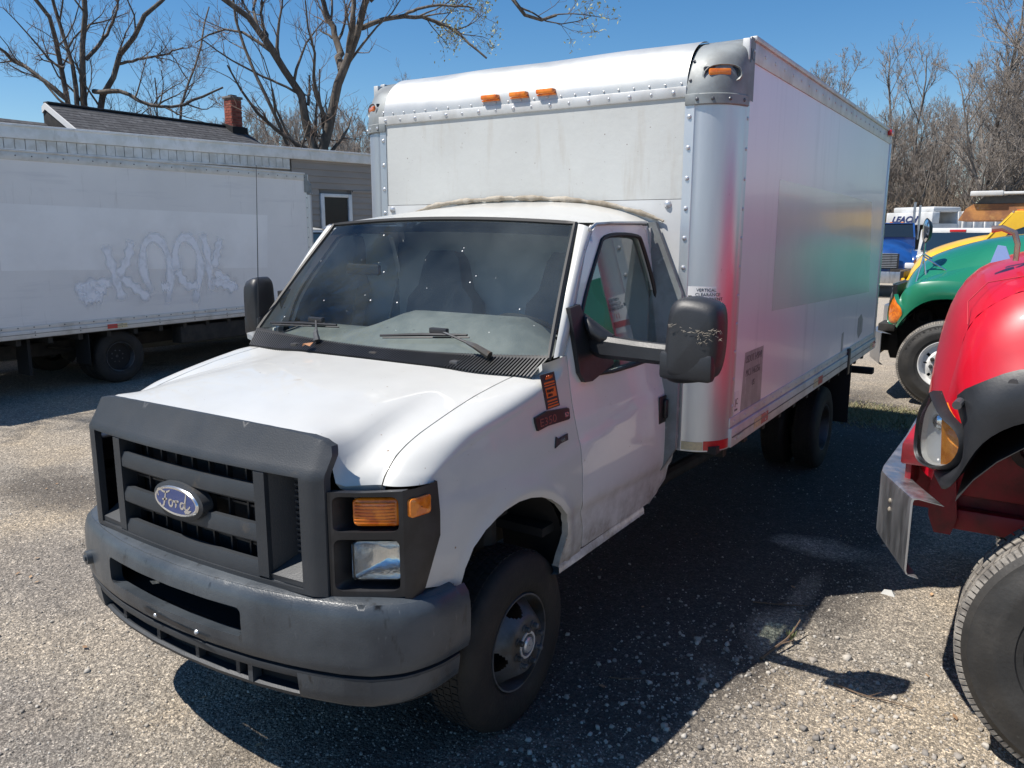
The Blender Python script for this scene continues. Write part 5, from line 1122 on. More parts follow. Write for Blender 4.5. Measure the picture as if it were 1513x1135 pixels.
# ================================================================ GROUND
def noise2(x, y, sc, seed=0):
    """cheap value noise, vectorised"""
    rng = np.random.RandomState(seed); T_ = rng.rand(256, 256); xs = x*sc+1000; ys = y*sc+1000
    xi = np.floor(xs).astype(int); yi = np.floor(ys).astype(int); fx = xs-xi; fy = ys-yi; fx = fx*fx*(3-2*fx); fy = fy*fy*(3-2*fy)
    g = lambda a, b: T_[a % 256, b % 256]
    return (g(xi, yi)*(1-fx)+g(xi+1, yi)*fx)*(1-fy)+(g(xi, yi+1)*(1-fx)+g(xi+1, yi+1)*fx)*fy
def ground_z(x, y):
    near = np.clip(1-np.hypot(x-1, y-2)/22, 0, 1)
    h = (noise2(x, y, .8, 1)-.5)*.035+(noise2(x, y, 3, 2)-.5)*.018+(noise2(x, y, 11, 3)-.5)*.009
    # flatter under tyres
    for tx, ty in ((.85, 0), (-.85, 0), (1.1, 4.8), (-1.1, 4.8), (3.0, 1.6), (1.8, 8.5)):
        h = h*(1-.85*np.exp(-((x-tx)**2+(y-ty)**2)/.25))
    h -= .03*np.exp(-((x-1.72)**2/.02+(y-1.3)**2/.05))
    return h*near
gx = np.concatenate([-np.geomspace(400, 7.5, 34), np.arange(-7.2, 5.0, .05), np.geomspace(5.2, 400, 34)])
gy = np.concatenate([-np.geomspace(300, 3.2, 26), np.arange(-3, 11, .055), np.geomspace(11.3, 600, 40)])
X_, Y_ = np.meshgrid(gx, gy, indexing='ij'); Z_ = ground_z(X_, Y_)
nx, ny = X_.shape; idx = np.arange(nx*ny).reshape(nx, ny)
F_ = np.stack([idx[:-1, :-1], idx[1:, :-1], idx[1:, 1:], idx[:-1, 1:]], -1).reshape(-1, 4)
gm_ = bpy.data.materials.new('gravel_yard'); gm_.use_nodes = True; t = gm_.node_tree; N = t.nodes.new; L = t.links.new; b = t.nodes['Principled BSDF']; b.inputs['Roughness'].default_value = .9; b.inputs['Specular IOR Level'].default_value = .25
tc = N('ShaderNodeTexCoord'); O_ = tc.outputs['Object']
def nz_(s, lo, hi, d=6, r=.62, vec=None, o0=0., o1=1.):
    n = N('ShaderNodeTexNoise'); n.inputs['Scale'].default_value = s; n.inputs['Detail'].default_value = d; n.inputs['Roughness'].default_value = r; L(vec or O_, n.inputs['Vector']); q = N('ShaderNodeMapRange'); q.inputs[1].default_value = lo; q.inputs[2].default_value = hi; q.inputs[3].default_value = o0; q.inputs[4].default_value = o1; L(n.outputs['Fac'], q.inputs[0]); return q.outputs[0]
def mx_(a, c, f, bt='MIX'):
    x = N('ShaderNodeMix'); x.data_type = 'RGBA'; x.blend_type = bt
    if isinstance(f, float): x.inputs[0].default_value = f
    else: L(f, x.inputs[0])
    for s, i in ((a, 6), (c, 7)):
        if isinstance(s, tuple): x.inputs[i].default_value = (*s, 1)
        else: L(s, x.inputs[i])
    return x.outputs[2]
def math_(op, a, c):
    x = N('ShaderNodeMath'); x.operation = op
    for s, i in ((a, 0), (c, 1)):
        if isinstance(s, (float, int)): x.inputs[i].default_value = s
        else: L(s, x.inputs[i])
    return x.outputs[0]
base = mx_((.52, .455, .37), (.42, .385, .335), nz_(.5, .38, .62))
base = mx_(base, (.60, .50, .37), nz_(.7, .50, .70, vec=None))
# worn dark asphalt, widened over gravel to paint in the truck's shade
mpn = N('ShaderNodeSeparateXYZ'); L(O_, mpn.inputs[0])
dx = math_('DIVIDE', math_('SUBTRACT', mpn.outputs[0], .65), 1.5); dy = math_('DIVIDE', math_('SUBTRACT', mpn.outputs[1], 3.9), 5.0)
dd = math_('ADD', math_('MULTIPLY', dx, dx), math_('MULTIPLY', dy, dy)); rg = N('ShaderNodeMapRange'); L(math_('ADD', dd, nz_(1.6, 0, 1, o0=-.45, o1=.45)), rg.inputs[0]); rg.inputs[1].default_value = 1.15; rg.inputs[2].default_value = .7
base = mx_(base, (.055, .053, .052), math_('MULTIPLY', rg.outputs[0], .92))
for sx_, sy_, ax_, ay_, cc_, am_ in ((-3.95, .62, .95, .42, (.13, .115, .10), .85), (-1.6, 1.3, 1.6, .22, (.50, .42, .32), .8), (-2.4, -.3, .9, .5, (.26, .24, .225), .6), (2.35, .85, .55, .4, (.58, .49, .37), .8), (-.9, -1.3, .7, .35, (.26, .245, .235), .6), (1.60, 2.75, .30, .16, (.50, .46, .40), .9), (1.68, 1.42, .17, .30, (.55, .49, .40), .85), (1.66, 1.95, .07, .35, (.45, .41, .35), .7), (-.4, -1.9, .6, .2, (.52, .44, .34), .6)):  # ground stains; pale ovals between the trucks paint in reflected sun patches
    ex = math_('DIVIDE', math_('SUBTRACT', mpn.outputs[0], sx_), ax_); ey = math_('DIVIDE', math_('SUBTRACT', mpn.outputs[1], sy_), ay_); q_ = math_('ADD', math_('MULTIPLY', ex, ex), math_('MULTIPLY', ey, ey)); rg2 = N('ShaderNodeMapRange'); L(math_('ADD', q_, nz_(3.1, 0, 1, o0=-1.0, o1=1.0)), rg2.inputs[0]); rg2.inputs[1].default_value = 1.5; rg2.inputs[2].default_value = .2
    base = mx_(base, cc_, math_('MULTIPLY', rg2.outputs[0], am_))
# stones: three voronoi sizes with per-cell value
for sc, amt, th in ((55., .50, .5), (110., .62, .5), (220., .6, .5)):
    vo = N('ShaderNodeTexVoronoi'); vo.inputs['Scale'].default_value = sc; L(O_, vo.inputs['Vector']); sp = N('ShaderNodeSeparateColor'); L(vo.outputs['Color'], sp.inputs[0])
    r = N('ShaderNodeValToRGB'); e = r.color_ramp.elements; e[0].position = 0; e[0].color = (.42, .42, .42, 1); e[1].position = 1; e[1].color = (1.75, 1.72, 1.66, 1); q = e.new(.6); q.color = (.95, .94, .93, 1); L(sp.outputs[0], r.inputs[0])
    base = mx_(base, mx_(base, r.outputs[0], 1.0, 'MULTIPLY'), amt if sc < 40 else amt)
    ed = N('ShaderNodeMapRange'); L(vo.outputs['Distance'], ed.inputs[0]); ed.inputs[1].default_value = .35; ed.inputs[2].default_value = .75; ed.inputs[4].default_value = .4
    base = mx_(base, (.07, .062, .055), ed.outputs[0])
base = mx_(base, (.05, .047, .044), math_('MULTIPLY', nz_(.9, .58, .72, 7, .7), .6))
sv = N('ShaderNodeVectorMath'); sv.operation = 'SUBTRACT'
far = N('ShaderNodeMapRange'); L(mpn.outputs[1], far.inputs[0]); far.inputs[1].default_value = 9; far.inputs[2].default_value = 16
base = mx_(base, (.42, .38, .33), math_('MULTIPLY', far.outputs[0], .6))
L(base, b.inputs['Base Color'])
v1 = N('ShaderNodeTexVoronoi'); v1.inputs['Scale'].default_value = 60; L(O_, v1.inputs['Vector']); v2 = N('ShaderNodeTexVoronoi'); v2.inputs['Scale'].default_value = 150; L(O_, v2.inputs['Vector'])
hh = math_('ADD', math_('MULTIPLY', v1.outputs['Distance'], -.8), math_('ADD', math_('MULTIPLY', v2.outputs['Distance'], -.35), nz_(25, 0, 1)))
bp_ = N('ShaderNodeBump'); bp_.inputs['Strength'].default_value = .9; bp_.inputs['Distance'].default_value = .012; L(hh, bp_.inputs['Height']); L(bp_.outputs[0], b.inputs['Normal'])
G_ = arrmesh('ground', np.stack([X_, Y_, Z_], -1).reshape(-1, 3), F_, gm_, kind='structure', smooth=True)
# loose gravel: real stones
def stones(name, n, xr, yr, size, m, seed, dens=None, squash=.65):
    r = np.random.RandomState(seed); x = r.uniform(*xr, n*3); y = r.uniform(*yr, n*3)
    d = np.hypot(x-2.6, y+2.7); keep = r.rand(n*3) < np.clip(3.2/(d+.3), 0, 1)**1.2
    keep &= r.rand(n*3) < np.clip(((x-.6)/1.35)**2+((y-3.9)/5.0)**2-.15, .12, 1)
    if dens is not None: keep &= r.rand(n*3) < dens(x, y)
    x = x[keep][:n]; y = y[keep][:n]; k = len(x)
    s = size[0]*(1+r.exponential(.55, k)*size[1]); s = np.minimum(s, size[0]*6)
    cube = np.array([(-1, -1, -1), (1, -1, -1), (1, 1, -1), (-1, 1, -1), (-1, -1, 1), (1, -1, 1), (1, 1, 1), (-1, 1, 1)], float)*.6
    V = cube[None]+r.uniform(-.34, .34, (k, 8, 3)); V[:, 4:, :2] *= .72; V[:, :, 2] *= squash
    a = r.uniform(0, 6.283, k); ca, sa = np.cos(a)[:, None], np.sin(a)[:, None]; vx = V[:, :, 0]*ca-V[:, :, 1]*sa; vy = V[:, :, 0]*sa+V[:, :, 1]*ca
    V = np.stack([vx*s[:, None]+x[:, None], vy*s[:, None]+y[:, None], V[:, :, 2]*s[:, None]+(ground_z(x, y)+s*.18)[:, None]], -1)
    f = np.array([(0, 3, 2, 1), (4, 5, 6, 7), (0, 1, 5, 4), (1, 2, 6, 5), (2, 3, 7, 6), (3, 0, 4, 7)]); F = (f[None]+(np.arange(k)*8)[:, None, None]).reshape(-1, 4)
    o = arrmesh(name, V.reshape(-1, 3), F, m, kind='stuff'); return o
stm = mat('gravel_stones', (.3, .29, .27), .85, island=[(0, (.15, .14, .13)), (1, (.44, .415, .375)), (.35, (.30, .27, .235)), (.62, (.38, .34, .285)), (.85, (.44, .405, .355))], bump=.3, bs=90)
dn = lambda x, y: .25+.75*(noise2(x, y, 1.3, 5) > .42)*noise2(x, y, 4, 6)
tag(stones('gravel', 90000, (-5, 4.6), (-2.6, 9), (.0034, .7), stm, 3), 'loose grey and tan gravel scattered over the yard', 'gravel')
tag(stones('coarse_gravel', 5000, (-4.5, 4.4), (-2.4, 7.5), (.0075, .55), stm, 4, dn), 'coarser grey stones lying in patches on the gravel yard', 'gravel')
cs = stones('loose_stones', 1500, (1.0, 3.0), (-1.2, 1.6), (.011, .55), stm, 8); tag(cs, 'pile of larger crushed stone in front of and beside the front wheel', 'gravel')
rk = MB().add([(2.04, 2.22, .0), (2.13, 2.20, 0), (2.12, 2.27, 0), (2.05, 2.28, 0), (2.06, 2.23, .035), (2.10, 2.225, .04), (2.10, 2.25, .03)], [(0, 1, 5, 4), (1, 2, 6, 5), (2, 3, 4, 6), (3, 0, 4), (4, 5, 6)]).build('stone', mat('pale_stone', (.5, .5, .48), .8), None, smooth=None)
tag(rk, 'single pale stone on the ground in front of the red truck bumper', 'stone')
# twigs and the weed sprig by the puddle hole
tw = mat('dry_twig', (.13, .085, .055), .85)
def twig(pts, r, label):
    mb = MB(); P = smoothpl([(x, y, float(ground_z(np.array([x]), np.array([y]))[0])+z) for x, y, z in pts], 14, 1); mb.tube(P, [r*(1-.6*i/13) for i in range(14)], 5); mb.tube([P[6], P[6]+Vector((.05, .05, .012))], [r*.6, r*.3], 4)
    return tag(mb.build('twig', tw), label, 'twig')
twig([(2.02, 1.02, .012), (2.15, .98, .015), (2.28, 1.0, .01), (2.36, .99, .012)], .005, 'long thin twig lying on sunlit gravel left of the red truck wheel')
twig([(1.66, 1.08, .01), (1.70, 1.22, .04), (1.735, 1.35, .05), (1.76, 1.45, .10)], .009, 'upright brown twig poking from the hole at the shadow edge')
twig([(1.45, 1.66, .01), (1.60, 1.72, .012), (1.72, 1.80, .01)], .005, 'short dark twig lying in the shade between the two trucks')
lfm = mat('dry_leaf_litter', (.34, .20, .11), .8, island=[(0, (.22, .13, .07)), (1, (.46, .30, .17))])
lr = np.random.RandomState(77); LV = []
for i in range(260):
    x = lr.uniform(-4.5, 4); y = lr.uniform(-2, 9); z = float(ground_z(np.array([x]), np.array([y]))[0])+.006; s_ = lr.uniform(.008, .022); a = lr.uniform(0, 6.28); u_ = np.array([math.cos(a), math.sin(a), lr.uniform(-.4, .4)])*s_; v_ = np.array([-math.sin(a), math.cos(a), lr.uniform(-.4, .4)])*s_*.55; c_ = np.array([x, y, z+s_*.3]); LV += [c_-u_, c_+v_, c_+u_, c_-v_]
LV = np.array(LV); tag(arrmesh('leaf_litter', LV, np.arange(len(LV)).reshape(-1, 4), lfm, kind='stuff'), 'tiny dry leaf scraps scattered over the gravel', 'leaf litter')
for i in range(7):
    x, y = [(-1.2, -1.5), (-2.6, .6), (.9, -.9), (2.0, .1), (-3.2, 2.2), (1.1, .5), (2.5, -.2)][i]; a = i*1.3; P0_ = (x, y, .008); P1_ = (x+.09*math.cos(a), y+.09*math.sin(a), .014); P2_ = (x+.17*math.cos(a+.3), y+.17*math.sin(a+.3), .009)
    twig([P0_, P1_, P2_], .0035, ['short twig lying on the open gravel in front of the bumper', 'thin twig on the gravel left of the front bumper', 'twig lying in shade right of the front wheel, nearest the camera', 'thin twig on sunlit gravel left of the big red truck wheel, near the picture bottom', 'distant twig on gravel between the two white trucks', 'small twig in shade behind the front wheel', 'tiny twig beside the big red truck tyre'][i])
wd = MB()
for k in range(9):
    a = k*.7; p = Vector((1.735, 1.37, .0)); q = p+Vector((.035*math.cos(a), .035*math.sin(a), .045+.012*(k % 3))); s_ = Vector((-math.sin(a), math.cos(a), 0))*.008; wd.add([p, p.lerp(q, .5)+s_, q, p.lerp(q, .5)-s_], [(0, 1, 2, 3)])
tag(wd.build('weed', mat('weed_leaf', (.10, .12, .05), .7), None, smooth=None, fix=False), 'small green weed sprouting at the shadow edge', 'weed')
def grass(name, n, fx, label, seed, h=(.02, .07), m=None):
    r = np.random.RandomState(seed); x, y = fx(r, n); k = len(x); z = ground_z(x, y); a = r.uniform(0, 6.28, k); hh = r.uniform(*h, k); w_ = .006; ln = r.uniform(-.04, .04, (k, 2))
    V = np.stack([np.stack([x-w_*np.cos(a), y-w_*np.sin(a), z], -1), np.stack([x+w_*np.cos(a), y+w_*np.sin(a), z], -1), np.stack([x+ln[:, 0], y+ln[:, 1], z+hh], -1)], 1).reshape(-1, 3)
    return tag(arrmesh(name, V, np.arange(3*k).reshape(-1, 3), m, kind='stuff'), label, 'grass')
gmt = mat('sparse_grass', (.12, .13, .05), .8, island=[(0, (.24, .20, .10)), (1, (.10, .14, .04)), (.5, (.30, .26, .16))])
grass('grass_patch', 16000, lambda r, n: (r.normal(1.35, .8, n), 7.3+r.normal(0, .28, n)), 'thin green and straw grass patch in front of the green truck wheel', 5, (.01, .045), gmt)
# ================================================================ LOW BUILDING
A_ = Vector((-11.5, 4.0, 0)); dr = Vector((.2028, .9792, 0)); nb = Vector((dr.y, -dr.x, 0))
BL = thing('low_building', 'long low building with white fascia and taupe siding behind the graffitied truck', 'building', A_, math.atan2(dr.y, dr.x)-math.pi/2)
# local frame: +y along wall, +x outward
sid = mat('taupe_vinyl_siding', (.30, .265, .235), .6, col2=(.26, .23, .205), ns=3, bump=.08, bs=30, vec=(1, .3, 1)); wh = mat('white_metal_fascia', (.70, .70, .70), .5, col2=(.6, .6, .58), ns=4, stain=[((.4, .38, .34), 6, .6, .8, (1, 1, .3))])
bw = MB(); bw.box((-9, -6, 0), (-.06, 6.0-.11, 3.70)); bw.box((-9, 6.56, 0), (-.06, 16, 3.70)); bw.box((-9, 5.8, 0), (-.06, 6.6, 2.08)); bw.box((-9, 5.8, 2.9), (-.06, 6.6, 3.70)); bw.build('wall_core', mat('wall_core', (.2, .19, .18), .8), BL)
k = 0; z = .12
while z < 3.58:
    for y0, y1 in ((-6, 5.83), (6.64, 16)) if 1.95 < z < 2.90 else ((-6, 16),):
        if z > 3.2 and y0 < 5.2: y0 = 5.2
        MB().prism([(-.055, y0, z-.004), (-.002, y0, z), (-.022, y0, z+.13), (-.055, y0, z+.13)], (0, y1-y0, 0)).build('siding_board', sid, BL, smooth=None)
    z += .132
MB().box((-.08, -6, 3.60), (.06, 16, 3.80), c=.015).build('fascia', wh, BL); MB().box((-.3, -6, 3.79), (.09, 16, 3.825), c=.008).build('roof_edge', wh, BL); MB().box((-9, -6, 3.70), (-.05, 16, 3.78)).build('flat_roof', M['under'], BL)
rib = mat('white_ribbed_skirt', (.62, .62, .61), .55, col2=(.5, .49, .46), ns=5)
for i in range(70): y = 5.14-i*.155; MB().box((-.05, y-.148, 3.42-.0), (.022 if i % 2 else .028, y, 3.598), c=.006).build('skirt_panel', rib, BL, smooth=None)
MB().box((-.05, -6, 3.385), (.035, 5.14, 3.42), c=.006).build('skirt_trim', rib, BL)
wf = MB(); wf.box((-.05, 5.84, 2.0), (.03, 5.93, 2.93), c=.008); wf.box((-.05, 6.54, 2.0), (.03, 6.63, 2.93), c=.008); wf.box((-.05, 5.93, 2.86), (.028, 6.54, 2.93), c=.006); wf.box((-.05, 5.93, 2.0), (.028, 6.54, 2.09), c=.006); wn = wf.build('window', wh, BL)
MB().box((-.02, 5.94, 2.09), (-.012, 6.53, 2.86)).build('pane', mat('dim_building_glass', (.02, .02, .022), .25, spec=.25), wn)
MB().box((-.045, 6.66, 2.98), (.02, 16, 3.02)).build('siding_trim', sid, BL)
# ================================================================ HOUSE WITH CHIMNEY
HS = thing('house', 'house with dark grey shingle roof and brick chimney behind the low building', 'house', (-18, 8.2, 0), 0)
sh = mat('asphalt_shingles', (.060, .062, .068), .9, col2=(.042, .043, .048), ns=9, bump=.4, bs=60, vec=(1, 1, 1), island=[(0, (.045, .046, .05)), (1, (.095, .097, .105))])
gablew = mat('white_gable_trim', (.66, .66, .66), .6)
slope = .55
def roofrows(parent, y0, y1, xr, zr, W_, m):
    mb = MB(); n = int(W_/.14)
    for sgn in (1, -1):
        for i in range(n if sgn > 0 or y0 < 0 else 1):
            x0, x1 = i*.14, (i+1)*.14+.02; y = y0-.05*(i % 2)
            while y < y1:
                ye = min(y+.30, y1); yy = max(y, y0); a, b_ = (xr+sgn*x0, zr-x0*slope), (xr+sgn*x1, zr-x1*slope); dz = .012
                if ye-yy > .02: mb.add([(a[0], yy, a[1]+.004), (a[0], ye, a[1]+.004), (b_[0], ye, b_[1]+dz), (b_[0], yy, b_[1]+dz), (b_[0], yy, b_[1]), (b_[0], ye, b_[1])], [(0, 1, 2, 3), (3, 2, 5, 4)])
                y += .305
    o = mb.build('roof_shingles', m, parent, smooth=None, kind='stuff', fix=False)
    WL = W_ if y0 < 0 else .14; b_ = MB(); b_.prism([(xr-WL, y0, zr-WL*slope-.03), (xr, y0, zr-.02), (xr+W_, y0, zr-W_*slope-.03), (xr+W_, y0, zr-W_*slope-.12), (xr-WL, y0, zr-W_*slope-.12)], (0, y1-y0, 0)).build('roof_deck', M['under'], parent, smooth=None)
    return o
roofrows(HS, 0, 5.75, 0, 5.20, 3.4, sh)
MB().box((-.10, 0, 5.19), (.10, 5.75, 5.235), c=.01).build('ridge_cap', sh, HS)
MB().box((-.12, .1, 0), (3.1, 5.65, 3.3)).build('wall', gablew, HS)
MB().prism([(0, -.03, 5.20), (3.4, -.03, 5.2-3.4*slope), (3.4, -.03, 5.05-3.4*slope), (0, -.03, 5.05), (-.14, -.03, 4.97), (-.14, -.03, 5.12)], (0, .06, 0)).build('rake_board', gablew, HS, smooth=None)
MB().prism([(0, .08, 5.08), (3.1, .08, 3.2), (-.12, .08, 3.2), (-.12, .08, 5.02)], (0, .05, 0)).build('gable_wall', gablew, HS, smooth=None)
roofrows(HS, -6.5, -.06, 0, 4.72, 2.8, sh)
ch = MB(); ch.box((.0, 5.22, 4.5), (.32, 5.58, 5.98)); cho = ch.build('chimney', mat('mortar', (.22, .17, .14), .9), HS)
bk = MB(); brick = mat('red_chimney_brick', (.3, .07, .045), .85, island=[(0, (.20, .045, .035)), (1, (.40, .12, .08)), (.5, (.30, .075, .05))], bump=.3, bs=80); z = 4.75; i = 0
while z < 5.93:
    for f in range(4):
        for j in range(3):
            o_ = (.09 if i % 2 else 0)+j*.2; w0, w1 = o_-.09, o_+.098; w0 = max(0, w0); w1 = min(.32, w1)
            if w1-w0 < .03: continue
            if f == 0: bk.box((w0, 5.21, z), (w1, 5.225, z+.062))
            elif f == 1: bk.box((.315, 5.22+w0, z), (.332, 5.22+w1+.03, z+.062))
            elif f == 2: bk.box((w0, 5.575, z), (w1, 5.592, z+.062))
            else: bk.box((-.012, 5.22+w0, z), (.005, 5.22+w1, z+.062))
    z += .075; i += 1
bk.build('brick_courses', brick, cho, kind='stuff', smooth=None)
MB().box((-.04, 5.18, 5.98), (.36, 5.62, 6.05), c=.01).build('chimney_cap', mat('stone_cap', (.18, .16, .15), .9), cho); MB().box((.08, 5.30, 6.05), (.24, 5.50, 6.10)).build('flue', M['blackmatt'], cho)
MB().prism([(-.05, 5.14, 5.22), (.42, 5.14, 4.97), (.42, 5.14, 5.17), (-.05, 5.14, 5.30)], (0, .55, 0)).build('flashing', M['blackmatt'], cho, smooth=None)
# ================================================================ TREES
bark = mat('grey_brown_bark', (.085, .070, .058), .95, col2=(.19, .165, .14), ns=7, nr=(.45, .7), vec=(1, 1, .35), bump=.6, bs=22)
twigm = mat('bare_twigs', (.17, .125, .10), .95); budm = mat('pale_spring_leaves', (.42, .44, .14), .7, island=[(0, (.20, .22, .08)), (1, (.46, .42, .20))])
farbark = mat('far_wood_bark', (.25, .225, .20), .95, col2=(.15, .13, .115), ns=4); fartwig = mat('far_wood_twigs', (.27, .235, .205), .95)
class Tubes:
    def __init__(s): s.V = []; s.F = []; s.n = 0
    def tube(s, P, R, n):
        P = np.asarray(P, float); k = len(P); d = np.gradient(P, axis=0); d /= np.linalg.norm(d, axis=1)[:, None]+1e-9
        ref = np.array([.31, .22, .92]) if abs(d[0][2]) < .9 else np.array([1., .1, 0]); a = np.cross(d, ref); a /= np.linalg.norm(a, axis=1)[:, None]+1e-9; b_ = np.cross(d, a)
        t = np.arange(n)*2*math.pi/n; V = P[:, None]+(a[:, None]*np.cos(t)[None, :, None]+b_[:, None]*np.sin(t)[None, :, None])*np.asarray(R)[:, None, None]
        s.V.append(V.reshape(-1, 3)); i = np.arange(k-1)[:, None]*n; j = np.arange(n)[None]; j2 = (j+1) % n
        s.F.append((np.stack([i+j, i+j2, i+n+j2, i+n+j], -1).reshape(-1, 4)+s.n)); s.n += k*n
    def build(s, name, m, parent): return arrmesh(name, np.concatenate(s.V), np.concatenate(s.F), m, parent, smooth=True)
def grow(tr, tw_, P, r0, r1, rng, depth, maxd, spread=.9, up=.25, lenk=.55, dens=1., minr=.004, L0=None, tips=None):
    """side branches of a limb (list of points)"""
    P = np.asarray(P, float); seg = np.linalg.norm(np.diff(P, axis=0), axis=1); Lt = seg.sum(); cum = np.concatenate([[0], np.cumsum(seg)])/Lt
    n = int(dens*(7 if depth == 0 else 6 if depth == 1 else 4))
    for i in range(n):
        t = rng.uniform(.18, 1.0)**.8 if depth else rng.uniform(.25, 1.0); j = min(len(P)-2, np.searchsorted(cum, t)-1); j = max(j, 0); q = P[j]+(P[j+1]-P[j])*((t-cum[j])/max(1e-6, cum[j+1]-cum[j])); d0 = (P[j+1]-P[j]); d0 /= np.linalg.norm(d0)+1e-9
        rr = max(minr, (r0+(r1-r0)*t)*rng.uniform(.35, .6)); ln = (L0 or Lt)*lenk*rng.uniform(.5, 1.1)*(1-.35*t); 
        v = rng.normal(size=3); v -= v.dot(d0)*d0; v /= np.linalg.norm(v)+1e-9; d = d0*.75+v*spread*rng.uniform(.6, 1.2)+np.array([0, 0, up]); d /= np.linalg.norm(d)
        k = 5 if depth < 2 else 4; pts = [q]; cur = q.copy()
        for s_ in range(k):
            d = d+rng.normal(size=3)*.20+np.array([0, 0, up*.25]); d /= np.linalg.norm(d); cur = cur+d*ln/k; pts.append(cur.copy())
        R_ = np.linspace(rr, max(minr*.7, rr*.3), len(pts)); (tr if depth == 0 else tw_).tube(pts, R_, 5 if depth == 0 else 3)
        if depth < maxd: grow(tr, tw_, pts, rr, rr*.3, rng, depth+1, maxd, spread, up, lenk, dens, minr, ln, tips)
        elif tips is not None: tips.append(cur)
def leafbunch(name, tips, rng, n, m, parent, size=.05, spread=.12):
    V = []; 
    for p in tips:
        for _ in range(n):
            c = p+rng.normal(size=3)*spread; a = rng.normal(size=3); a /= np.linalg.norm(a); b_ = np.cross(a, rng.normal(size=3)); b_ /= np.linalg.norm(b_)+1e-9; s_ = size*rng.uniform(.5, 1.2); V += [c-a*s_, c+b_*s_*.4, c+a*s_, c-b_*s_*.4]
    V = np.array(V); return arrmesh(name, V, np.arange(len(V)).reshape(-1, 4), m, parent)
def limbtree(limbs, base, label, seed, dens, leaves=(), minr=.0045):
    limbs = [(r*.74, p) for r, p in limbs]
    R0 = thing('bare_tree', label, 'tree', base); rng = np.random.RandomState(seed); tr, tw_ = Tubes(), Tubes(); B3 = np.array(base); lt = []
    for li, (r, pts) in enumerate(limbs):
        P = np.array([list(v) for v in smoothpl([Vector(p)-Vector(base) for p in pts], 14, 2)]); P[1:] += rng.normal(size=(13, 3))*r*.25; R_ = np.linspace(r, r*.38, 14)*(1+rng.uniform(-.06, .06, 14)); tr.tube(P, R_, 9 if r > .1 else 6)
        tips = [] if li in leaves else None
        grow(tr, tw_, P, r, r*.4, rng, 0 if r > .045 else 1, 2, dens=dens*(1.5 if r > .045 else 1.3), minr=minr, L0=min(5.2, np.linalg.norm(P[-1]-P[0])), lenk=.62, tips=tips)
        if tips: lt += tips
    tr.build('trunk', bark, R0); tw_.build('crown', twigm, R0)
    if lt: leafbunch('young_leaves', lt, rng, 3, budm, R0)
    return R0
LA = [[0.17,[[-22.7,11.45,0],[-22.7,11.45,5.81],[-22.9,11.41,6.84],[-22.96,11.36,7.62],[-22.44,10.95,8.24],[-22.46,10.71,8.56],[-22.5,10.38,8.86],[-22.51,10.3,9.74]]],[0.2,[[-22.5,11.8,0],[-22.52,11.77,5.83],[-22.49,11.8,6.86],[-22.37,11.88,7.84],[-22.16,11.88,8.96],[-22.17,12.1,10.15],[-22.25,12.21,11.13]]],[0.17,[[-22.4,12.0,2],[-22.38,12.01,5.85],[-22.11,12.49,6.73],[-21.83,12.68,7.53],[-21.47,12.88,8.02],[-20.78,12.94,8.62],[-20.72,13.64,9.25],[-19.98,14.02,10.09]]],[0.14,[[-22.6,11.6,2],[-22.61,11.61,5.9],[-22.55,11.57,6.83],[-23.09,11.66,7.89],[-23.26,11.53,9.04],[-22.97,11.32,10.08]]],[0.09,[[-22.43,11.91,7.31],[-22.27,12.61,8.16],[-22.04,12.88,8.98],[-21.73,12.87,9.7]]],[0.11,[[-22.73,11.39,6.08],[-23.28,10.93,6.71],[-24.2,10.65,7.25],[-23.94,10.18,7.52],[-24.01,9.52,7.97]]],[0.11,[[-22.37,12.02,6.39],[-21.24,12.25,6.38],[-20.63,12.6,5.92],[-19.86,13.1,5.83],[-19.82,13.82,6.22],[-19.29,14.44,6.56]]],[0.05,[[-22.74,11.38,7.02],[-23.14,11.11,7.21],[-23.18,10.77,7.22]]],[0.07,[[-22.0,12.63,7.24],[-21.53,12.98,7.39],[-20.93,13.51,7.54],[-20.33,13.83,7.76]]]]
LA2 = [[0.07,[[-21.2,13.5,0],[-21.44,13.5,5.75],[-20.75,13.12,6.3],[-20.69,13.03,6.78]]],[0.09,[[-21.0,13.9,0],[-21.09,14.0,5.78],[-21.15,14.44,6.72],[-21.25,14.95,7.44],[-21.4,15.41,8.6],[-21.65,15.94,9.59]]]]
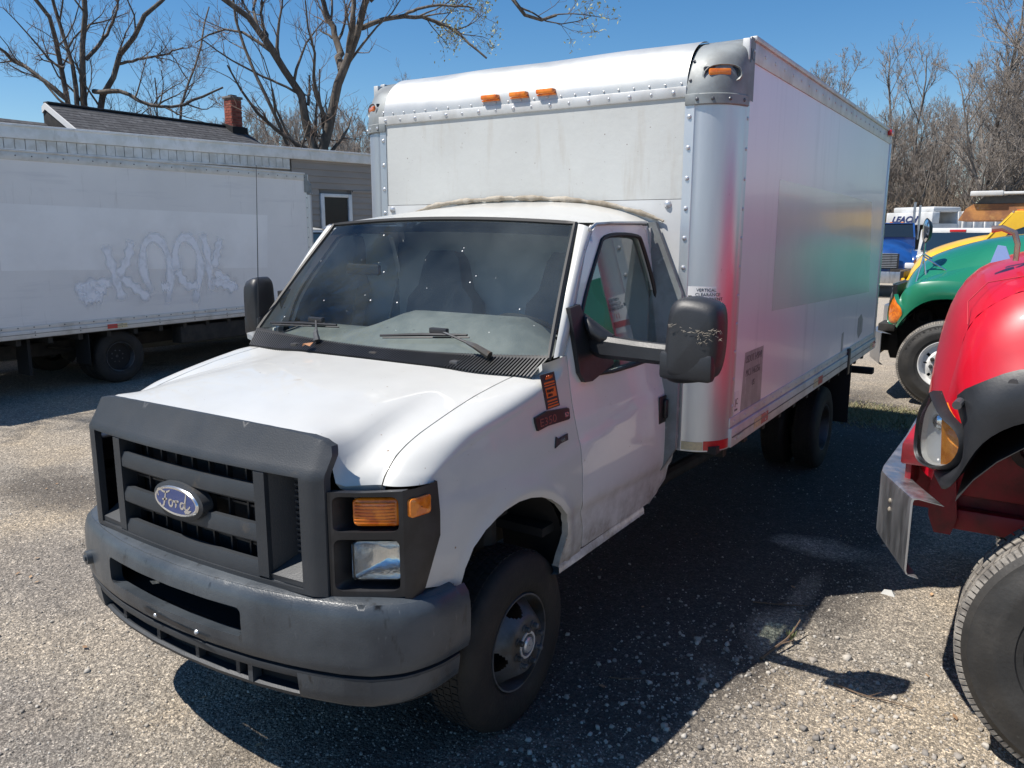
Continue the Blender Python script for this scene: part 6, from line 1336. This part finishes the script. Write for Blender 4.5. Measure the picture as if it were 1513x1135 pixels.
LB_ = [[0.21,[[-12.3,12.0,0],[-12.56,11.82,4.06],[-12.79,11.66,5.33],[-13.26,11.16,6.46],[-13.34,10.66,6.95],[-13.67,10.2,7.36],[-13.97,9.74,7.87]]],[0.22,[[-12.4,11.95,1],[-12.48,11.9,4.06],[-12.21,12.05,5.18],[-11.93,12.32,6.21],[-11.66,12.49,6.82],[-11.34,12.53,7.55],[-11.28,12.75,8.49]]],[0.14,[[-12.08,12.3,5.99],[-12.56,12.67,6.97],[-12.81,12.44,7.74],[-12.86,12.19,8.46]]],[0.12,[[-11.99,12.39,6.23],[-11.51,12.11,6.88],[-11.69,12.4,7.57],[-11.32,12.22,8.5]]],[0.06,[[-12.67,11.7,5.17],[-12.78,11.9,5.6],[-12.74,11.86,5.87]]],[0.09,[[-11.72,12.65,6.99],[-11.35,12.88,7.17],[-11.15,13.4,7.33],[-10.93,14.47,7.52],[-10.13,14.54,7.0],[-9.45,14.75,6.43]]],[0.06,[[-11.03,13.26,7.29],[-9.87,13.13,7.4],[-8.92,13.43,7.23]]],[0.07,[[-13.21,11.11,6.45],[-13.64,11.21,7.13],[-13.54,11.25,7.88]]],[0.05,[[-12.77,11.6,5.4],[-13.4,11.23,5.75],[-13.79,10.57,6.04],[-13.75,9.63,6.39]]],[0.12,[[-11.57,12.79,7.64],[-10.75,13.23,8.53],[-9.55,13.79,8.91],[-8.77,14.35,8.19],[-8.11,13.84,7.38],[-7.89,13.87,7.03],[-7.68,14.42,7.0],[-7.53,14.85,7.19]]]]
LC = [[0.09,[[-12.9,11.6,0],[-12.95,11.4,4.09],[-13.34,10.85,5.5],[-14.04,10.82,6.8],[-14.12,10.85,7.57],[-13.9,10.55,8.35]]]]
limbtree(LA, (-22.5, 11.8, 0), 'big many-stemmed bare tree with a broken stem behind the left end of the house roof', 21, .85)
limbtree(LA2, (-21.1, 13.8, 0), 'small slender bare tree just left of the brick chimney', 22, 1.0)
limbtree(LB_, (-12.4, 11.95, 0), 'bare V-forked tree with a few pale leaves between the chimney and the cargo box', 23, .8, leaves=(5, 6, 9))
limbtree(LC, (-12.9, 11.6, 0), 'thin leaning bare tree right beside the V-forked tree', 24, .75)
def woodtree(seed, H, spreadr, dens=1., tw2=2):
    R0 = thing('bare_tree', 'x', 'tree'); rng = np.random.RandomState(seed); tr, tw_ = Tubes(), Tubes()
    nst = rng.randint(1, 4)
    for s_ in range(nst):
        P = [np.array([rng.uniform(-.2, .2)*s_, rng.uniform(-.2, .2)*s_, 0])]; d = np.array([rng.uniform(-.16, .16), rng.uniform(-.16, .16), 1.])
        for i in range(9): d = d+rng.normal(size=3)*.07; d[2] = 1; P.append(P[-1]+d*H/9)
        r = H*.013; P = np.array(P); tr.tube(P, np.linspace(r, r*.15, 10), 6)
        for i in range(int(11*dens)):
            t = rng.uniform(.22, .98); j = int(t*8.99); q = P[j]+(P[j+1]-P[j])*(t*9-j) if j < 9 else P[-1]; a = rng.uniform(0, 6.28); dd = np.array([math.cos(a)*spreadr, math.sin(a)*spreadr, 1.0+.5*t]); dd /= np.linalg.norm(dd); ln = H*(.48-.30*t)*rng.uniform(.7, 1.15); pts = [q]; cur = q.copy()
            for k in range(6): dd = dd+rng.normal(size=3)*.14+np.array([0, 0, .05]); dd /= np.linalg.norm(dd); cur = cur+dd*ln/6; pts.append(cur.copy())
            rr = r*(1-t)*.55+.02; tr.tube(pts, np.linspace(rr, .012, 7), 4); grow(tr, tw_, pts, rr, .012, rng, 1, tw2, spread=.9, up=.3, lenk=.50, dens=1.7*dens, minr=.010, L0=ln)
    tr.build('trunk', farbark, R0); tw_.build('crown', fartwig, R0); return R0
protos = [woodtree(100+i, h, sp, d) for i, (h, sp, d) in enumerate(((13, .8, 1.2), (11, .6, 1.3), (15, .9, 1.2), (12, 1.0, 1.4), (9, .7, 1.3)))]
rng = np.random.RandomState(5); placed = 0; spots = []
cx_, cy_ = 2.6, -2.7
def at(px, d):      # place by bearing from the yard's edge: world angle and distance
    a = yaw - math.atan((px-756.5)/1179.95); return cx_-math.sin(a)*d, cy_+math.cos(a)*d
# right-hand wood: a few big specimens, then depth rows
big = [(1500, 52, 2, 1.2), (1455, 55, 3, 1.2), (1345, 58, 0, .98), (1285, 60, 0, 1.06), (1235, 62, 1, 1.12), (1400, 60, 2, .80), (1300, 52, 4, .80), (1560, 54, 0, 1.1), (1480, 48, 3, .85)]
for i, b_ in enumerate(big): spots.append((*at(b_[0], b_[1]), b_[2], b_[3], i))
for i in range(95):
    px = rng.uniform(1180, 1680); d = rng.uniform(50, 95); spots.append((*at(px, d), rng.randint(5), rng.uniform(.55, .95)*(d/60)**.5*(.85 if px < 1400 else 1), 'wood'))
for i in range(44):
    px = rng.uniform(370, 620); d = rng.uniform(24, 48); spots.append((*at(px, d), rng.randint(5), rng.uniform(.36, .54)*(d/34), 'left'))
for i in range(26):
    px = rng.uniform(600, 1180); d = rng.uniform(52, 85); spots.append((*at(px, d), rng.randint(5), rng.uniform(.5, .8), 'hid'))
for x, y, k, s_ in ((-14, -4, 0, 1.15), (-15.5, -1, 2, 1.0), (-12.5, -6.5, 3, 1.15), (-17, -3, 1, 1.3), (-13, -9, 2, .95)): spots.append((x, y, k, s_, 'side'))
for i in range(24):
    px = rng.uniform(-80, 330); d = rng.uniform(48, 70); spots.append((*at(px, d), rng.randint(5), rng.uniform(.42, .60)*(d/60), 'left2'))
lab = {'hid': ('bare tree of the far treeline hidden behind the cargo box', 'trees of the far treeline behind the cargo box'), 'side': ('bare tree left of the picture, seen only as a reflection in the windscreen', 'trees reflected in the windscreen'), 'wood': ('bare grey-brown tree in the wood beyond the parked trucks on the right', 'trees of the wood on the right'), 'left': ('slim bare tree in the thicket between the chimney and the cargo box', 'thin trees behind the low building'), 'left2': ('distant bare tree rising just above the house roof on the left', 'far trees behind the house')}
biglab = ['tall broad-crowned bare tree at the right edge of the wood above the rusted refuse truck', 'second tall bare tree from the right edge of the wood', 'straight bare tree rising above the white refuse truck', 'bare tree showing over the rear top corner of the cargo box', 'leftmost bare tree top peeking over the cargo box roof edge', 'lower bare tree between the white refuse truck and the tall right-hand trees', 'short bare tree right behind the rear corner of the cargo box', 'tall bare tree just outside the right edge of the picture', 'nearest tall bare tree on the right, standing in front of the wood']
used = set()
for x, y, k, s_, g in spots:
    if k not in used: o = protos[k]; used.add(k)
    else: o = tree_copy(protos[k])
    o.location = (x, y, -.05); o.scale = (s_, s_, s_); o.rotation_euler = (0, 0, rng.uniform(0, 6.28)); 
    if isinstance(g, int): o['label'] = biglab[g]
    else: o['label'], o['group'] = lab[g]
# undergrowth
def thicket(name, n, label, fx, seed, m, h=(1., 3.)):
    r = np.random.RandomState(seed); T_ = Tubes()
    for i in range(n):
        x, y = fx(r); hh = r.uniform(*h); P = [np.array([x, y, -.1])]; d = np.array([r.normal()*.5, r.normal()*.5, 1.])
        for k in range(4): d = d+r.normal(size=3)*.35; d[2] = abs(d[2]); d /= np.linalg.norm(d); P.append(P[-1]+d*hh/4)
        T_.tube(P, np.linspace(.045, .012, 5), 3)
    o = T_.build(name, m, None); o['kind'] = 'stuff'; return tag(o, label, 'brush')
brm = mat('brown_brush', (.15, .115, .085), .95, col2=(.24, .19, .14), ns=3)
thicket('brush', 16000, 'dense brown brush and briars at the foot of the wood', lambda r: at(r.uniform(1150, 1700), r.uniform(47, 64)), 9, brm, (1.0, 5.5))
thicket('brush', 2500, 'thin brown brush behind the low building and house', lambda r: at(r.uniform(-60, 640), r.uniform(34, 50)), 10, brm, (2., 6.5))
# earth bank under the wood
g = []
for i in range(41):
    px = 1000+i*20; row = []
    for j, (d, z) in enumerate(((46, -.1), (49, .5), (55, 1.6), (75, 2.2), (120, 2.6))): x, y = at(px, d); row.append(Vector((x, y, z+.3*math.sin(i*.9+j))))
    g.append(row)
bk_ = MB().grid(g).build('bank', mat('leaf_litter_bank', (.16, .115, .08), .95, col2=(.09, .065, .045), ns=1.2, bump=.6, bs=4), None, smooth=80); bk_['kind'] = 'structure'
